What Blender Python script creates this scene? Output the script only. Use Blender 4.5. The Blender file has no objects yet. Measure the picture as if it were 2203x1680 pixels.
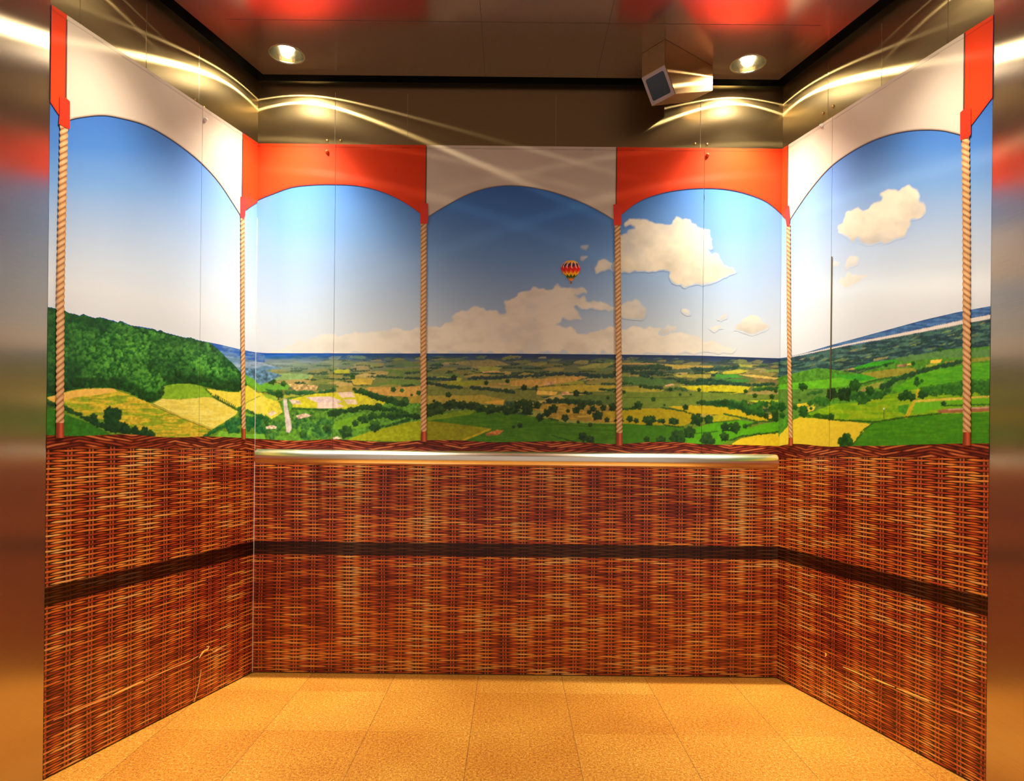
import bpy, bmesh, math, random
import numpy as np
from mathutils import Vector, Matrix

random.seed(7)
RNG = np.random.default_rng(11)
SC = bpy.context.scene
COL = SC.collection
F = 1418.0            # focal length in pixels of the 2203 x 1680 frame
CX, CY = 1101.0, 945.0
ROLL = math.radians(0.6)
EYE = 0.951
cr, sr = math.cos(ROLL), math.sin(ROLL)

# ------------------------------------------------------------------ camera
cam_d = bpy.data.cameras.new('camera')
cam = bpy.data.objects.new('camera', cam_d)
COL.objects.link(cam)
cam_d.sensor_fit = 'HORIZONTAL'
cam_d.sensor_width = 36.0
cam_d.lens = F / 2203.0 * 36.0
cam_d.shift_x = (1101.5 - CX) / 2203.0
cam_d.shift_y = (CY - 840.0) / 2203.0
cam_d.clip_start = 0.05
cam.location = (0, 0, EYE)
cam.matrix_world = Matrix.Translation((0, 0, EYE)) @ Matrix.Rotation(math.radians(90), 4, 'X') @ Matrix.Rotation(ROLL, 4, 'Z')
SC.camera = cam


def ray(px, py):
    dx = px - CX
    dy = py - CY
    return (dx * cr + dy * sr) / F, -(-dx * sr + dy * cr) / F     # x per depth, z per depth


def topx(X, Y, Z):
    a = X / Y * F
    b = -(Z - EYE) / Y * F
    return CX + a * cr - b * sr, CY + a * sr + b * cr


# ------------------------------------------------------------------ helpers
def setp(o, label=None, cat=None, group=None, kind=None):
    if label: o['label'] = label
    if cat: o['category'] = cat
    if group: o['group'] = group
    if kind: o['kind'] = kind
    return o


def empty(name, loc=(0, 0, 0), rz=0.0, **kw):
    o = bpy.data.objects.new(name, None)
    COL.objects.link(o)
    o.empty_display_size = 0.05
    o.location = loc
    o.rotation_euler = (0, 0, rz)
    return setp(o, **kw)


def obj(name, me, mat, parent=None, **kw):
    if isinstance(me, bmesh.types.BMesh):
        bm = me
        me = bpy.data.meshes.new(name)
        bmesh.ops.recalc_face_normals(bm, faces=bm.faces)
        bm.to_mesh(me)
        bm.free()
    o = bpy.data.objects.new(name, me)
    COL.objects.link(o)
    if mat:
        me.materials.append(mat)
    if parent:
        o.parent = parent
    return setp(o, **kw)


def smooth(o, ang=40):
    me = o.data
    me.polygons.foreach_set('use_smooth', [True] * len(me.polygons))
    try:
        me.set_sharp_from_angle(angle=math.radians(ang))
    except Exception:
        pass
    return o


def add_prism(bm, prof, M=None, h=(0, 1)):
    """profile in XY extruded along Z from h0 to h1, then transformed by M"""
    lo = [bm.verts.new((p[0], p[1], h[0])) for p in prof]
    hi = [bm.verts.new((p[0], p[1], h[1])) for p in prof]
    n = len(prof)
    bm.faces.new(lo[::-1])
    bm.faces.new(hi)
    for i in range(n):
        bm.faces.new((lo[i], lo[(i + 1) % n], hi[(i + 1) % n], hi[i]))
    if M is not None:
        bmesh.ops.transform(bm, matrix=M, verts=lo + hi)


def add_box(bm, a, b, M=None):
    add_prism(bm, [(a[0], a[1]), (b[0], a[1]), (b[0], b[1]), (a[0], b[1])], M, (a[2], b[2]))


def add_lathe(bm, prof, seg=32, M=None, close=False):
    rings = []
    for r, z in prof:
        if r < 1e-6:
            rings.append([bm.verts.new((0, 0, z))])
        else:
            rings.append([bm.verts.new((r * math.cos(2 * math.pi * k / seg), r * math.sin(2 * math.pi * k / seg), z)) for k in range(seg)])
    pairs = list(zip(rings, rings[1:]))
    if close:
        pairs.append((rings[-1], rings[0]))
    for A, B in pairs:
        for k in range(seg):
            k2 = (k + 1) % seg
            if len(A) == 1 and len(B) == 1:
                continue
            if len(A) == 1:
                bm.faces.new((A[0], B[k], B[k2]))
            elif len(B) == 1:
                bm.faces.new((A[k], A[k2], B[0]))
            else:
                bm.faces.new((A[k], A[k2], B[k2], B[k]))
    if M is not None:
        bmesh.ops.transform(bm, matrix=M, verts=[v for r in rings for v in r])


def add_ribbon(bm, pts, w, M, t=0.0012):
    """thin solid ribbon in a wall frame; pts = (u, z)"""
    P = [Vector(p) for p in pts]
    L, R = [], []
    for i, p in enumerate(P):
        d = (P[min(i + 1, len(P) - 1)] - P[max(i - 1, 0)]).normalized()
        n = Vector((-d.y, d.x))
        ww = w * (0.35 if i in (0, len(P) - 1) else 1.0) * (0.8 + 0.4 * random.random())
        L.append(p + n * ww / 2)
        R.append(p - n * ww / 2)
    for i in range(len(P) - 1):
        q = [L[i], R[i], R[i + 1], L[i + 1]]
        lo = [bm.verts.new((c.x, c.y, 0)) for c in q]
        hi = [bm.verts.new((c.x, c.y, t)) for c in q]
        bm.faces.new(lo[::-1]); bm.faces.new(hi)
        for k in range(4):
            bm.faces.new((lo[k], lo[(k + 1) % 4], hi[(k + 1) % 4], hi[k]))
        bmesh.ops.transform(bm, matrix=M, verts=lo + hi)


def lin(c):
    c = np.asarray(c, float)
    return np.where(c <= 0.04045, c / 12.92, ((c + 0.055) / 1.055) ** 2.4)


def S(r, g, b):
    return tuple(float(x) for x in lin((r / 255, g / 255, b / 255)))


# ------------------------------------------------------------------ materials
def mat_new(name):
    m = bpy.data.materials.new(name)
    m.use_nodes = True
    nt = m.node_tree
    return m, nt, nt.nodes['Principled BSDF']


def plain(name, color, rough=0.5, metal=0.0, spec=0.5, emit=None, es=0.0):
    m, nt, b = mat_new(name)
    b.inputs['Base Color'].default_value = (*color, 1)
    b.inputs['Roughness'].default_value = rough
    b.inputs['Metallic'].default_value = metal
    b.inputs['Specular IOR Level'].default_value = spec
    if emit:
        b.inputs['Emission Color'].default_value = (*emit, 1)
        b.inputs['Emission Strength'].default_value = es
    return m


class E:
    """tiny expression helper over Math nodes"""
    nt = None

    def __init__(self, s):
        self.s = s

    @staticmethod
    def m(op, *a):
        n = E.nt.nodes.new('ShaderNodeMath')
        n.operation = op
        for i, x in enumerate(a):
            if isinstance(x, E):
                E.nt.links.new(x.s, n.inputs[i])
            else:
                n.inputs[i].default_value = float(x)
        return E(n.outputs[0])

    def __add__(s, o): return E.m('ADD', s, o)
    __radd__ = __add__
    def __sub__(s, o): return E.m('SUBTRACT', s, o)
    def __rsub__(s, o): return E.m('SUBTRACT', o, s)
    def __mul__(s, o): return E.m('MULTIPLY', s, o)
    __rmul__ = __mul__
    def __truediv__(s, o): return E.m('DIVIDE', s, o)
    def __rtruediv__(s, o): return E.m('DIVIDE', o, s)
    def abs(s): return E.m('ABSOLUTE', s)
    def rnd(s): return E.m('FLOOR', s + 0.5)
    def floor(s): return E.m('FLOOR', s)
    def cos(s): return E.m('COSINE', s)
    def sin(s): return E.m('SINE', s)
    def pow(s, p): return E.m('POWER', s, p)
    def max(s, o): return E.m('MAXIMUM', s, o)
    def min(s, o): return E.m('MINIMUM', s, o)

    def step(s, lo, hi):
        n = E.nt.nodes.new('ShaderNodeMapRange')
        n.interpolation_type = 'SMOOTHSTEP'
        E.nt.links.new(s.s, n.inputs['Value'])
        for k, v in (('From Min', lo), ('From Max', hi)):
            if isinstance(v, E):
                E.nt.links.new(v.s, n.inputs[k])
            else:
                n.inputs[k].default_value = v
        return E(n.outputs[0])


def nnode(nt, t, **kw):
    n = nt.nodes.new(t)
    for k, v in kw.items():
        setattr(n, k, v)
    return n


def combine(nt, x, y, z=0.0):
    n = nt.nodes.new('ShaderNodeCombineXYZ')
    for i, v in enumerate((x, y, z)):
        if isinstance(v, E):
            nt.links.new(v.s, n.inputs[i])
        else:
            n.inputs[i].default_value = v
    return n.outputs[0]


def mixc(nt, f, a, b, mode='MIX'):
    n = nt.nodes.new('ShaderNodeMix')
    n.data_type = 'RGBA'
    n.blend_type = mode
    for i, v in ((0, f), (6, a), (7, b)):
        if isinstance(v, E):
            nt.links.new(v.s, n.inputs[i])
        elif isinstance(v, bpy.types.NodeSocket):
            nt.links.new(v, n.inputs[i])
        elif isinstance(v, tuple):
            n.inputs[i].default_value = (*v, 1)
        else:
            n.inputs[i].default_value = v
    return n.outputs[2]


def ramp(nt, f, stops):
    n = nt.nodes.new('ShaderNodeValToRGB')
    nt.links.new(f.s if isinstance(f, E) else f, n.inputs[0])
    el = n.color_ramp.elements
    while len(el) < len(stops):
        el.new(0.5)
    for e, (p, c) in zip(el, stops):
        e.position = p
        e.color = (*c, 1)
    return n.outputs[0]


def noise(nt, vec, scale, detail=2.0, dim='3D'):
    n = nt.nodes.new('ShaderNodeTexNoise')
    n.noise_dimensions = dim
    n.inputs['Scale'].default_value = scale
    n.inputs['Detail'].default_value = detail
    nt.links.new(vec, n.inputs['Vector'])
    return E(n.outputs['Fac'])


def white(nt, vec):
    n = nt.nodes.new('ShaderNodeTexWhiteNoise')
    n.noise_dimensions = '3D'
    nt.links.new(vec, n.inputs['Vector'])
    return E(n.outputs['Value'])


def print_mat(name, alpha=False, rough=0.33):
    """gloss vinyl print: ink colours come from the mesh, faint procedural print grain on top"""
    m, nt, b = mat_new(name)
    a = nnode(nt, 'ShaderNodeAttribute', attribute_name='ink')
    tc = nt.nodes.new('ShaderNodeTexCoord')
    E.nt = nt
    g = noise(nt, tc.outputs['Object'], 900.0, 2.0)
    k = g * 0.12 + 0.94
    c = mixc(nt, 1.0, a.outputs['Color'], combine(nt, k, k, k), 'MULTIPLY')
    nt.links.new(c, b.inputs['Base Color'])
    b.inputs['Roughness'].default_value = rough
    b.inputs['Specular IOR Level'].default_value = 0.25
    if alpha:
        nt.links.new(a.outputs['Alpha'], b.inputs['Alpha'])
    return m


def weave_mat(name, dark=1.0):
    m, nt, b = mat_new(name)
    E.nt = nt
    uvn = nt.nodes.new('ShaderNodeUVMap')
    uvn.uv_map = 'weave'
    sp = nt.nodes.new('ShaderNodeSeparateXYZ')
    nt.links.new(uvn.outputs[0], sp.inputs[0])
    U, V = E(sp.outputs[0]), E(sp.outputs[1])
    st, h = 0.0704, 0.00713
    uv3 = combine(nt, U, V, 0.0)
    n1 = noise(nt, combine(nt, U * 1.0, V * 0.35, 3.0), 9.0, 2.0)
    a = U / st + (n1 - 0.5) * 0.16
    n2 = noise(nt, combine(nt, U * 1.0, V * 2.5, 7.0), 24.0, 2.0)
    v = V / h + (n2 - 0.5) * 0.6
    te = (a * math.pi).cos() * 0.5 + 0.5
    to = 1.0 - te

    def strand(vv, aa, t, seed):
        kc = (vv / 2.0).rnd()
        f = (vv / 2.0 - kc) * 2.0
        ka = (aa / 2.0).rnd()
        r = white(nt, combine(nt, kc, ka, seed))
        r2 = white(nt, combine(nt, kc, ka, seed + 5.0))
        hw = (t.step(0.07, 0.62).max(0.0005)).pow(0.5) * (0.47 + 0.10 * r2)
        d = f.abs() / hw
        mask = 1.0 - d.step(0.8, 1.12)
        q = (f / hw - 0.25)
        shade = (1.0 - (q * q) * 0.85).max(0.08)
        return mask, shade, r
    me_, se, re_ = strand(v, a, te, 1.0)
    mo_, so, ro = strand(v + 1.0, a + 1.0, to, 2.0)
    front = (te - to).step(-0.05, 0.05)
    mask = (me_.max(mo_))
    useE = E.m('MULTIPLY', me_, (front + (1.0 - mo_)).min(1.0))
    shade = so + (se - so) * useE
    r = ro + (re_ - ro) * useE
    band = noise(nt, combine(nt, U * 1.0, V * 0.12, 1.0), 8.0, 1.5)
    patch = noise(nt, combine(nt, U * 1.0, V * 1.4, 11.0), 5.0, 2.5)
    tone = (r * 0.70 + (band - 0.5) * 1.25 + (patch - 0.5) * 1.2 + 0.16)
    c = ramp(nt, tone, [(0.0, (0.26, 0.026, 0.011)), (0.3, (0.52, 0.070, 0.018)), (0.55, (0.78, 0.170, 0.028)), (0.8, (0.94, 0.33, 0.055)), (1.0, (1.0, 0.52, 0.16))])
    # stakes seen between the strands
    dd = (a - a.rnd()).abs()
    stake = 1.0 - (dd - 0.075).abs().step(0.025, 0.055)
    bg = mixc(nt, stake, (0.016, 0.004, 0.003), (0.40, 0.085, 0.032))
    sh = combine(nt, shade, shade, shade)
    c2 = mixc(nt, 1.0, c, sh, 'MULTIPLY')
    col = mixc(nt, mask, bg, c2)
    if dark != 1.0:
        col = mixc(nt, 1.0, col, (dark, dark * 0.75, dark * 1.1), 'MULTIPLY')
    nt.links.new(col, b.inputs['Base Color'])
    b.inputs['Roughness'].default_value = 0.3
    b.inputs['Specular IOR Level'].default_value = 0.4
    return m


def steel(name, color, rough=0.3, aniso=0.0, along=(1, 1, 60), amp=0.08, diff=0.0, horiz=False):
    m, nt, b = mat_new(name)
    E.nt = nt
    tc = nt.nodes.new('ShaderNodeTexCoord')
    mp = nt.nodes.new('ShaderNodeMapping')
    mp.inputs['Scale'].default_value = along
    nt.links.new(tc.outputs['Object'], mp.inputs[0])
    n = noise(nt, mp.outputs[0], 9.0, 4.0)
    r = (n - 0.5) * amp + rough
    nt.links.new(r.s, b.inputs['Roughness'])
    k = (n - 0.5) * 0.25 + 1.0
    c = mixc(nt, 1.0, color, combine(nt, k, k, k), 'MULTIPLY')
    nt.links.new(c, b.inputs['Base Color'])
    b.inputs['Metallic'].default_value = 1.0 - diff
    b.inputs['Anisotropic'].default_value = aniso
    if aniso > 0 and horiz:          # brushing runs level round the lift
        ge = nt.nodes.new('ShaderNodeNewGeometry')
        vm = nnode(nt, 'ShaderNodeVectorMath', operation='CROSS_PRODUCT')
        nt.links.new(ge.outputs['Normal'], vm.inputs[0])
        vm.inputs[1].default_value = (0, 0, 1)
        nt.links.new(vm.outputs[0], b.inputs['Tangent'])
    return m


def floor_mat():
    m, nt, b = mat_new('granite tile')
    E.nt = nt
    tc = nt.nodes.new('ShaderNodeTexCoord')
    sp = nt.nodes.new('ShaderNodeSeparateXYZ')
    nt.links.new(tc.outputs['Object'], sp.inputs[0])
    X, Y = E(sp.outputs[0]), E(sp.outputs[1])
    n1 = noise(nt, tc.outputs['Object'], 230.0, 3.0)
    n2 = noise(nt, tc.outputs['Object'], 110.0, 4.0)
    n3 = noise(nt, tc.outputs['Object'], 2.2, 2.0)
    tx = (X + 0.124 + 3.34) / 0.334
    ty = (Y + 0.202) / 0.334
    cell = white(nt, combine(nt, tx.floor(), ty.floor(), 0.0))
    t = (n1 - 0.5) * 1.5 + (n2 - 0.5) * 1.1 + (n3 - 0.5) * 0.6 + (cell - 0.5) * 0.16 + 0.5
    c = ramp(nt, t, [(0.0, (0.26, 0.075, 0.010)), (0.3, (0.46, 0.165, 0.020)), (0.5, (0.56, 0.245, 0.030)), (0.72, (0.66, 0.335, 0.05)), (1.0, (0.88, 0.60, 0.14))])
    jx = (tx - tx.rnd()).abs() * 0.334
    jy = (ty - ty.rnd()).abs() * 0.334
    j = 1.0 - (jx.min(jy * 1.6 + 0.0005)).step(0.0006, 0.0021)
    c = mixc(nt, j * 0.6, c, (0.16, 0.075, 0.025))
    nt.links.new(c, b.inputs['Base Color'])
    b.inputs['Roughness'].default_value = 0.38
    b.inputs['Specular IOR Level'].default_value = 0.4
    return m


M_PRINT = print_mat('mural print')
M_PRINTA = print_mat('mural cloud print', True)
M_WEAVE = weave_mat('basket weave print')
M_BAND = weave_mat('basket band print', 0.10)
M_BOARD = plain('mural board', (0.16, 0.10, 0.08), 0.6)
M_STEEL = steel('brushed steel wall', (0.31, 0.235, 0.125), 0.31, 0.8, (3, 3, 90), 0.05, 0.05, True)
M_JAMB = steel('brushed steel front', (0.54, 0.45, 0.36), 0.25, 0.85, (2, 2, 60), 0.04, 0.03, True)
M_JOINT = plain('polished joint', (0.85, 0.75, 0.5), 0.2, 1.0)
M_CEIL = steel('dark steel ceiling', (0.38, 0.27, 0.21), 0.19, 0.0, (50, 3, 3), 0.05, 0.10)
M_BLACK = plain('black recess', (0.004, 0.004, 0.004), 0.9, 0.0, 0.1)
M_RAIL = steel('satin steel rail', (0.97, 0.92, 0.82), 0.24, 0.3, (2, 90, 90), 0.04)
M_CHROME = plain('bright reflector', (0.92, 0.88, 0.72), 0.10, 1.0)
M_SCREW = plain('brass screw', (0.5, 0.34, 0.12), 0.3, 1.0)
M_KNOBW = plain('white cap', (0.8, 0.76, 0.72), 0.35)
M_KNOBR = plain('red cap', (0.75, 0.10, 0.03), 0.3)
M_TRIM = plain('pale bead', (0.72, 0.76, 0.86), 0.3)
M_TEAR = plain('torn vinyl edge', (0.95, 0.48, 0.14), 0.35)
M_TEARL = plain('bright torn edge', (1.0, 0.72, 0.16), 0.3)
M_HOUSE = steel('copper toned housing', (0.36, 0.21, 0.085), 0.34, 0.0, (10, 10, 10), 0.12, 0.05)
M_FRAME = plain('pale housing frame', (0.40, 0.32, 0.30), 0.45, 0.3)
M_LENS = plain('dark window', (0.022, 0.026, 0.036), 0.25, 0.0, 0.3)
M_BULB = plain('lit bulb', (1, 1, 1), 0.4, emit=(1.0, 0.86, 0.55), es=160.0)
M_FLOOR = floor_mat()


# ------------------------------------------------------------------ walls
class Wall:
    def __init__(s, P0, P1, shift, u0):
        s.P0 = Vector((P0[0], P0[1], 0))
        s.d = (Vector((P1[0], P1[1], 0)) - s.P0)
        s.L = s.d.length
        s.d.normalize()
        s.n = Vector((s.d.y, -s.d.x, 0))          # towards the room
        s.u0 = u0                                  # continuous print coordinate of P0
        s.shift = shift

    def inv(s, px, py):
        """pixel -> (u, z) on the wall plane"""
        rx, rz = ray(px, py)
        a = s.P0
        # (rx*t, t) = a + d*u
        t = (a.x * s.d.y - a.y * s.d.x) / (rx * s.d.y - s.d.x)
        u = (rx * t - a.x) * s.d.x + (t - a.y) * s.d.y
        return u, EYE + rz * t

    def xyz(s, u, z, off=0.0):
        return (s.P0.x + s.d.x * u + s.n.x * off, s.P0.y + s.d.y * u + s.n.y * off, z)

    def px(s, u, z):
        X = s.P0.x + s.d.x * u
        Y = s.P0.y + s.d.y * u
        return topx(X, Y, z)

    def M(s, off=0.0):
        """local x = along wall, y = up, z = out of the wall"""
        m = Matrix.Identity(4)
        o = s.xyz(0, 0, off)
        for i in range(3):
            m[i][0] = s.d[i]
            m[i][1] = (0, 0, 1)[i]
            m[i][2] = s.n[i]
            m[i][3] = o[i]
        return m


D = 2.66
NEAR = D / 1.468
xl = ray(548, 945)[0] * D
xr = ray(1677, 960)[0] * D
xln = ray(97, 945)[0] * NEAR
xrn = ray(2131, 960)[0] * NEAR
WL = Wall((xln, NEAR), (xl, D), 0, 0.0)
WB = Wall((xl, D), (xr, D), 0, WL.L)
WR = Wall((xr, D), (xrn, NEAR), 0, WL.L + WB.L)
WALLS = {'left': WL, 'back': WB, 'right': WR}
ZT = 2.132        # top of mural
ZC = 2.387        # ceiling underside
BT = 0.004        # board thickness


def pxu(w, px, py=700):
    return w.inv(px, py)[0]


# ------------------------------------------------------------------ raster painter (ink layout of the landscape)
X0, Y0, CW, CH = 70, 630, 2090, 360
canvas = np.zeros((CH, CW, 3))
gy, gx = np.mgrid[0:CH, 0:CW].astype(float)
gx += X0
gy += Y0


def vnoise(x, y, cell, seed=0, ay=1.0):
    r = np.random.default_rng(seed + 1000)
    T = r.random((256, 256))
    fx = x / cell
    fy = y / (cell * ay)
    ix = np.floor(fx).astype(int)
    iy = np.floor(fy).astype(int)
    tx = fx - ix
    ty = fy - iy
    tx = tx * tx * (3 - 2 * tx)
    ty = ty * ty * (3 - 2 * ty)
    g = lambda a, b: T[a & 255, b & 255]
    return (g(iy, ix) * (1 - tx) + g(iy, ix + 1) * tx) * (1 - ty) + (g(iy + 1, ix) * (1 - tx) + g(iy + 1, ix + 1) * tx) * ty


def fbm(x, y, cell, seed=0, oct=4, ay=1.0):
    s = 0
    a = 1.0
    t = 0
    for o in range(oct):
        s = s + a * vnoise(x, y, cell / 2 ** o, seed + o * 17, ay)
        t += a
        a *= 0.55
    return s / t


W1x = (fbm(gx, gy, 14, 1) - 0.5) * 5
W1y = (fbm(gx, gy, 12, 2) - 0.5) * 3.2
FINE = fbm(gx, gy, 5, 3, 3)
STREAK = fbm(gx, gy, 26, 4, 3, 0.14)


def inpoly(X, Y, pts):
    r = np.zeros(X.shape, bool)
    n = len(pts)
    for i in range(n):
        x1, y1 = pts[i]
        x2, y2 = pts[(i + 1) % n]
        if y1 == y2:
            continue
        c = ((y1 > Y) != (y2 > Y)) & (X < (x2 - x1) * (Y - y1) / (y2 - y1) + x1)
        r ^= c
    return r


def win(pts, pad=6):
    xs = [p[0] for p in pts]
    ys = [p[1] for p in pts]
    return (slice(max(0, int(min(ys) - Y0 - pad)), max(0, min(CH, int(max(ys) - Y0 + pad)))),
            slice(max(0, int(min(xs) - X0 - pad)), max(0, min(CW, int(max(xs) - X0 + pad)))))


def c3(c):
    return np.array(c, float) / 255.0


def poly(pts, c, tex=0.16, streak=0.0, rag=1.0, c2=None, edge=None):
    w = win(pts)
    if w[0].stop <= w[0].start or w[1].stop <= w[1].start:
        return
    X = gx[w] + W1x[w] * rag * 0.6
    Y = gy[w] + W1y[w] * rag * 0.6
    m = inpoly(X, Y, pts)
    k = 1 + (FINE[w] - 0.5) * tex * 2 + (STREAK[w] - 0.5) * streak * 2
    base = c3(c)[None, None] * np.ones(m.shape + (1,))
    if c2 is not None:
        t = np.clip((STREAK[w] - 0.42) * 7, 0, 1)[..., None]
        base = base * (1 - t) + c3(c2) * t
    canvas[w] = np.where(m[..., None], base * k[..., None], canvas[w])


def line(pts, wd, c, a=1.0):
    w = win(pts, wd + 3)
    X, Y = gx[w] + W1x[w] * 0.4, gy[w] + W1y[w] * 0.4
    dm = np.full(X.shape, 1e9)
    for (x1, y1), (x2, y2) in zip(pts, pts[1:]):
        dx, dy = x2 - x1, y2 - y1
        t = np.clip(((X - x1) * dx + (Y - y1) * dy) / (dx * dx + dy * dy + 1e-9), 0, 1)
        dm = np.minimum(dm, np.hypot(X - x1 - dx * t, Y - y1 - dy * t))
    al = (np.clip(wd / 2 - dm + 0.5, 0, 1) * a)[..., None]
    canvas[w] = canvas[w] * (1 - al) + c3(c) * al


def tree(x, y, r, c=(28, 62, 34), lit=(66, 118, 44), sq=1.0):
    w = win([(x - r * 1.3, y - r * 1.3), (x + r * 1.3, y + r * 1.3)], 3)
    if w[0].stop <= w[0].start or w[1].stop <= w[1].start:
        return
    X, Y = gx[w] - x, (gy[w] - y) / sq
    a = np.arctan2(Y, X)
    ph = random.random() * 6.28
    rr = r * (0.88 + 0.10 * np.sin(a * 5 + ph) + 0.07 * np.sin(a * 9 + 2 * ph)) + (FINE[w] - 0.5) * r * 0.5
    d = np.hypot(X, Y)
    al = np.clip(rr - d + 0.5, 0, 1)[..., None]
    t = np.clip(0.40 - Y / (r + .1) * 0.38 + X / (r + .1) * 0.12 + (FINE[w] - 0.5) * 1.7, 0, 1)[..., None]
    col = c3(c) * (1 - t) + c3(lit) * t
    canvas[w] = canvas[w] * (1 - al) + col * al


def hedge(pts, r, c=(28, 62, 34), lit=(62, 110, 44), dens=1.2, jit=0.35):
    for (x1, y1), (x2, y2) in zip(pts, pts[1:]):
        L = math.hypot(x2 - x1, y2 - y1)
        n = max(1, int(L / r * dens))
        for i in range(n):
            t = (i + random.random() * .6) / n
            q = r * random.uniform(0.6, 1.25)
            tree(x1 + (x2 - x1) * t + random.uniform(-1, 1) * r * jit, y1 + (y2 - y1) * t + random.uniform(-1, 1) * r * jit, q, c, lit, 0.85)


def Z(ox, oy, s):
    def f(pts):
        return [(ox + a / s, oy + b / s) for a, b in pts]
    return f


ZL = Z(80, 640, 4.59)
ZA = Z(540, 720, 5.5075)
ZM = Z(900, 740, 5.007)
ZB = Z(1320, 740, 5.5075)
ZR = Z(1690, 640, 4.294)


def trees(zf, lst, s, **kw):
    for x, y, r in lst:
        (px, py), = zf([(x, y)])
        tree(px, py, r / s, **kw)


HB = [(82, 661), (91, 661), (108, 662), (121, 666), (134, 667), (145, 674), (158, 676), (169, 680), (176, 675.5), (185, 680), (202, 685), (211, 683), (222, 685), (233, 689), (242, 690), (250, 694.5), (257, 690.5), (266, 695), (277, 700), (287, 702), (298, 703), (309, 705), (320, 707), (328, 708), (337, 713), (342, 710), (352, 716), (365, 719), (380, 723), (396, 727), (408, 726.5), (420, 731.5), (450, 738)]


def horizon(x):
    x = np.asarray(x, float)
    return np.where(x < 440, np.interp(x, [p[0] for p in HB], [p[1] for p in HB]) - 1.0 * np.abs(np.sin(x * .45)), horizon0(x))


def horizon0(x):
    return np.interp(x, [70, 395, 430, 470, 516, 548, 575, 740, 1100, 1330, 1510, 1640, 1677, 1692, 1735, 1792, 1852, 1922, 1992, 2062, 2137, 2160],
                     [660, 725, 733, 741, 752, 758, 760, 760.5, 761, 763, 765.5, 770, 771, 769, 759, 742, 726, 707, 688, 672, 658, 652])


# base gradient by depth below the horizon
hz = horizon(gx)
dep = gy - hz
lw = np.clip((gx - 300) / 900, 0, 1)[..., None]
st = [0, 9, 22, 45, 80, 130, 230]
cl = [(24, 84, 190), (60, 110, 175), (128, 152, 160), (120, 150, 110), (110, 150, 70), (95, 140, 50), (80, 130, 40)]
cm = [(38, 58, 104), (52, 70, 100), (98, 108, 86), (110, 118, 70), (122, 130, 60), (110, 130, 45), (80, 125, 30)]
A_ = np.stack([np.interp(dep, st, [c[i] for c in cl]) for i in range(3)], -1) / 255
B_ = np.stack([np.interp(dep, st, [c[i] for c in cm]) for i in range(3)], -1) / 255
canvas[:] = (A_ * (1 - lw) + B_ * lw) * (0.85 + 0.3 * STREAK[..., None])

# random patchwork of far fields, hedges
FC = [(122, 132, 70), (150, 145, 70), (170, 155, 75), (96, 120, 62), (132, 140, 66), (105, 135, 60), (185, 165, 95), (88, 112, 78), (160, 165, 62)]
items = []
for i in range(1150):
    x = random.uniform(540, 2150)
    dd = 7 + 125 * random.random() ** 1.5
    items.append((dd, x))
items.sort()
for dd, x in items:
    y = float(horizon(x)) + dd
    sl = 0.0 if x < 1690 else -0.24 * max(0, 1 - dd / 170)
    wdt = random.uniform(0.6, 1.7) * (14 + dd * 0.75)
    hh = wdt * random.uniform(0.06, 0.13) + 0.6
    hazy = math.exp(-dd / 30)
    c = np.array(random.choice(FC), float) * (0.9 + 0.2 * random.random())
    hc = np.array((70, 95, 120) if x > 800 else (105, 135, 170))
    c = c * (1 - hazy * .6) + hc * hazy * .6
    k = random.random()
    if k < 0.40:
        sk = random.uniform(-0.3, 0.3) * wdt
        poly([(x - wdt / 2, y + sl * -wdt / 2), (x + sk * .5, y - hh), (x + wdt / 2, y - hh * .6 + sl * wdt / 2), (x + wdt * .4 + sk, y + hh + sl * wdt * .4), (x - wdt * .3, y + hh * .8 - sl * wdt * .3)], c, 0.1)
    else:
        g = np.array((34, 62, 48)) * (1 - hazy * .5) + np.array((44, 70, 112)) * hazy * .5
        l = np.array((66, 100, 60)) * (1 - hazy * .5) + np.array((62, 90, 122)) * hazy * .5
        rr = 1.0 + dd * 0.028
        ln = wdt * random.uniform(0.3, 0.9)
        hedge([(x - ln / 2, y - sl * ln / 2), (x + ln / 2, y + sl * ln / 2 + random.uniform(-1, 1))], rr, g, l, 1.1, 0.5)

hzw = (np.clip((820 - gx) / 240, 0, 1) * np.clip((gx - 520) / 30, 0, 1))[..., None]
hb = np.stack([np.interp(dep, [0, 10, 14, 18, 30, 45], c) for c in ([26, 40, 110, 140, 130, 120], [84, 104, 140, 162, 156, 150], [196, 180, 172, 180, 160, 130])], -1) / 255 * (0.8 + .4 * STREAK[..., None])
hw_ = hzw * np.interp(dep, [0, 12, 30, 48], [1, .9, .6, 0])[..., None]
canvas[:] = canvas * (1 - hw_) + hb * hw_

# ---- back wall, left third
P = lambda pts, c, **k: poly(ZA(pts), c, **k)
P([(180, 470), (420, 455), (720, 470), (700, 520), (300, 545)], (134, 172, 112))
P([(980, 420), (1160, 410), (1170, 460), (1000, 460)], (172, 180, 62))
P([(1180, 520), (1450, 525), (1430, 590), (1220, 595)], (200, 178, 72))
P([(80, 560), (460, 600), (440, 655), (140, 660)], (105, 175, 62))
P([(440, 580), (800, 600), (780, 665), (520, 665)], (190, 165, 112), tex=0.5)
P([(1370, 620), (1700, 625), (2010, 610), (2010, 760), (1860, 740), (1600, 720), (1400, 680)], (206, 166, 84))
P([(1860, 740), (2203, 700), (2203, 800), (1870, 812)], (170, 156, 62))
P([(450, 740), (900, 690), (1300, 690), (1650, 800), (2203, 820), (2203, 1260), (80, 1250), (80, 900)], (92, 150, 50), tex=0.4)
P([(0, 700), (130, 695), (300, 760), (350, 820), (380, 920), (250, 1000), (160, 940), (0, 925)], (224, 216, 76))
P([(130, 695), (290, 730), (318, 790), (180, 745)], (150, 192, 62))
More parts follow.
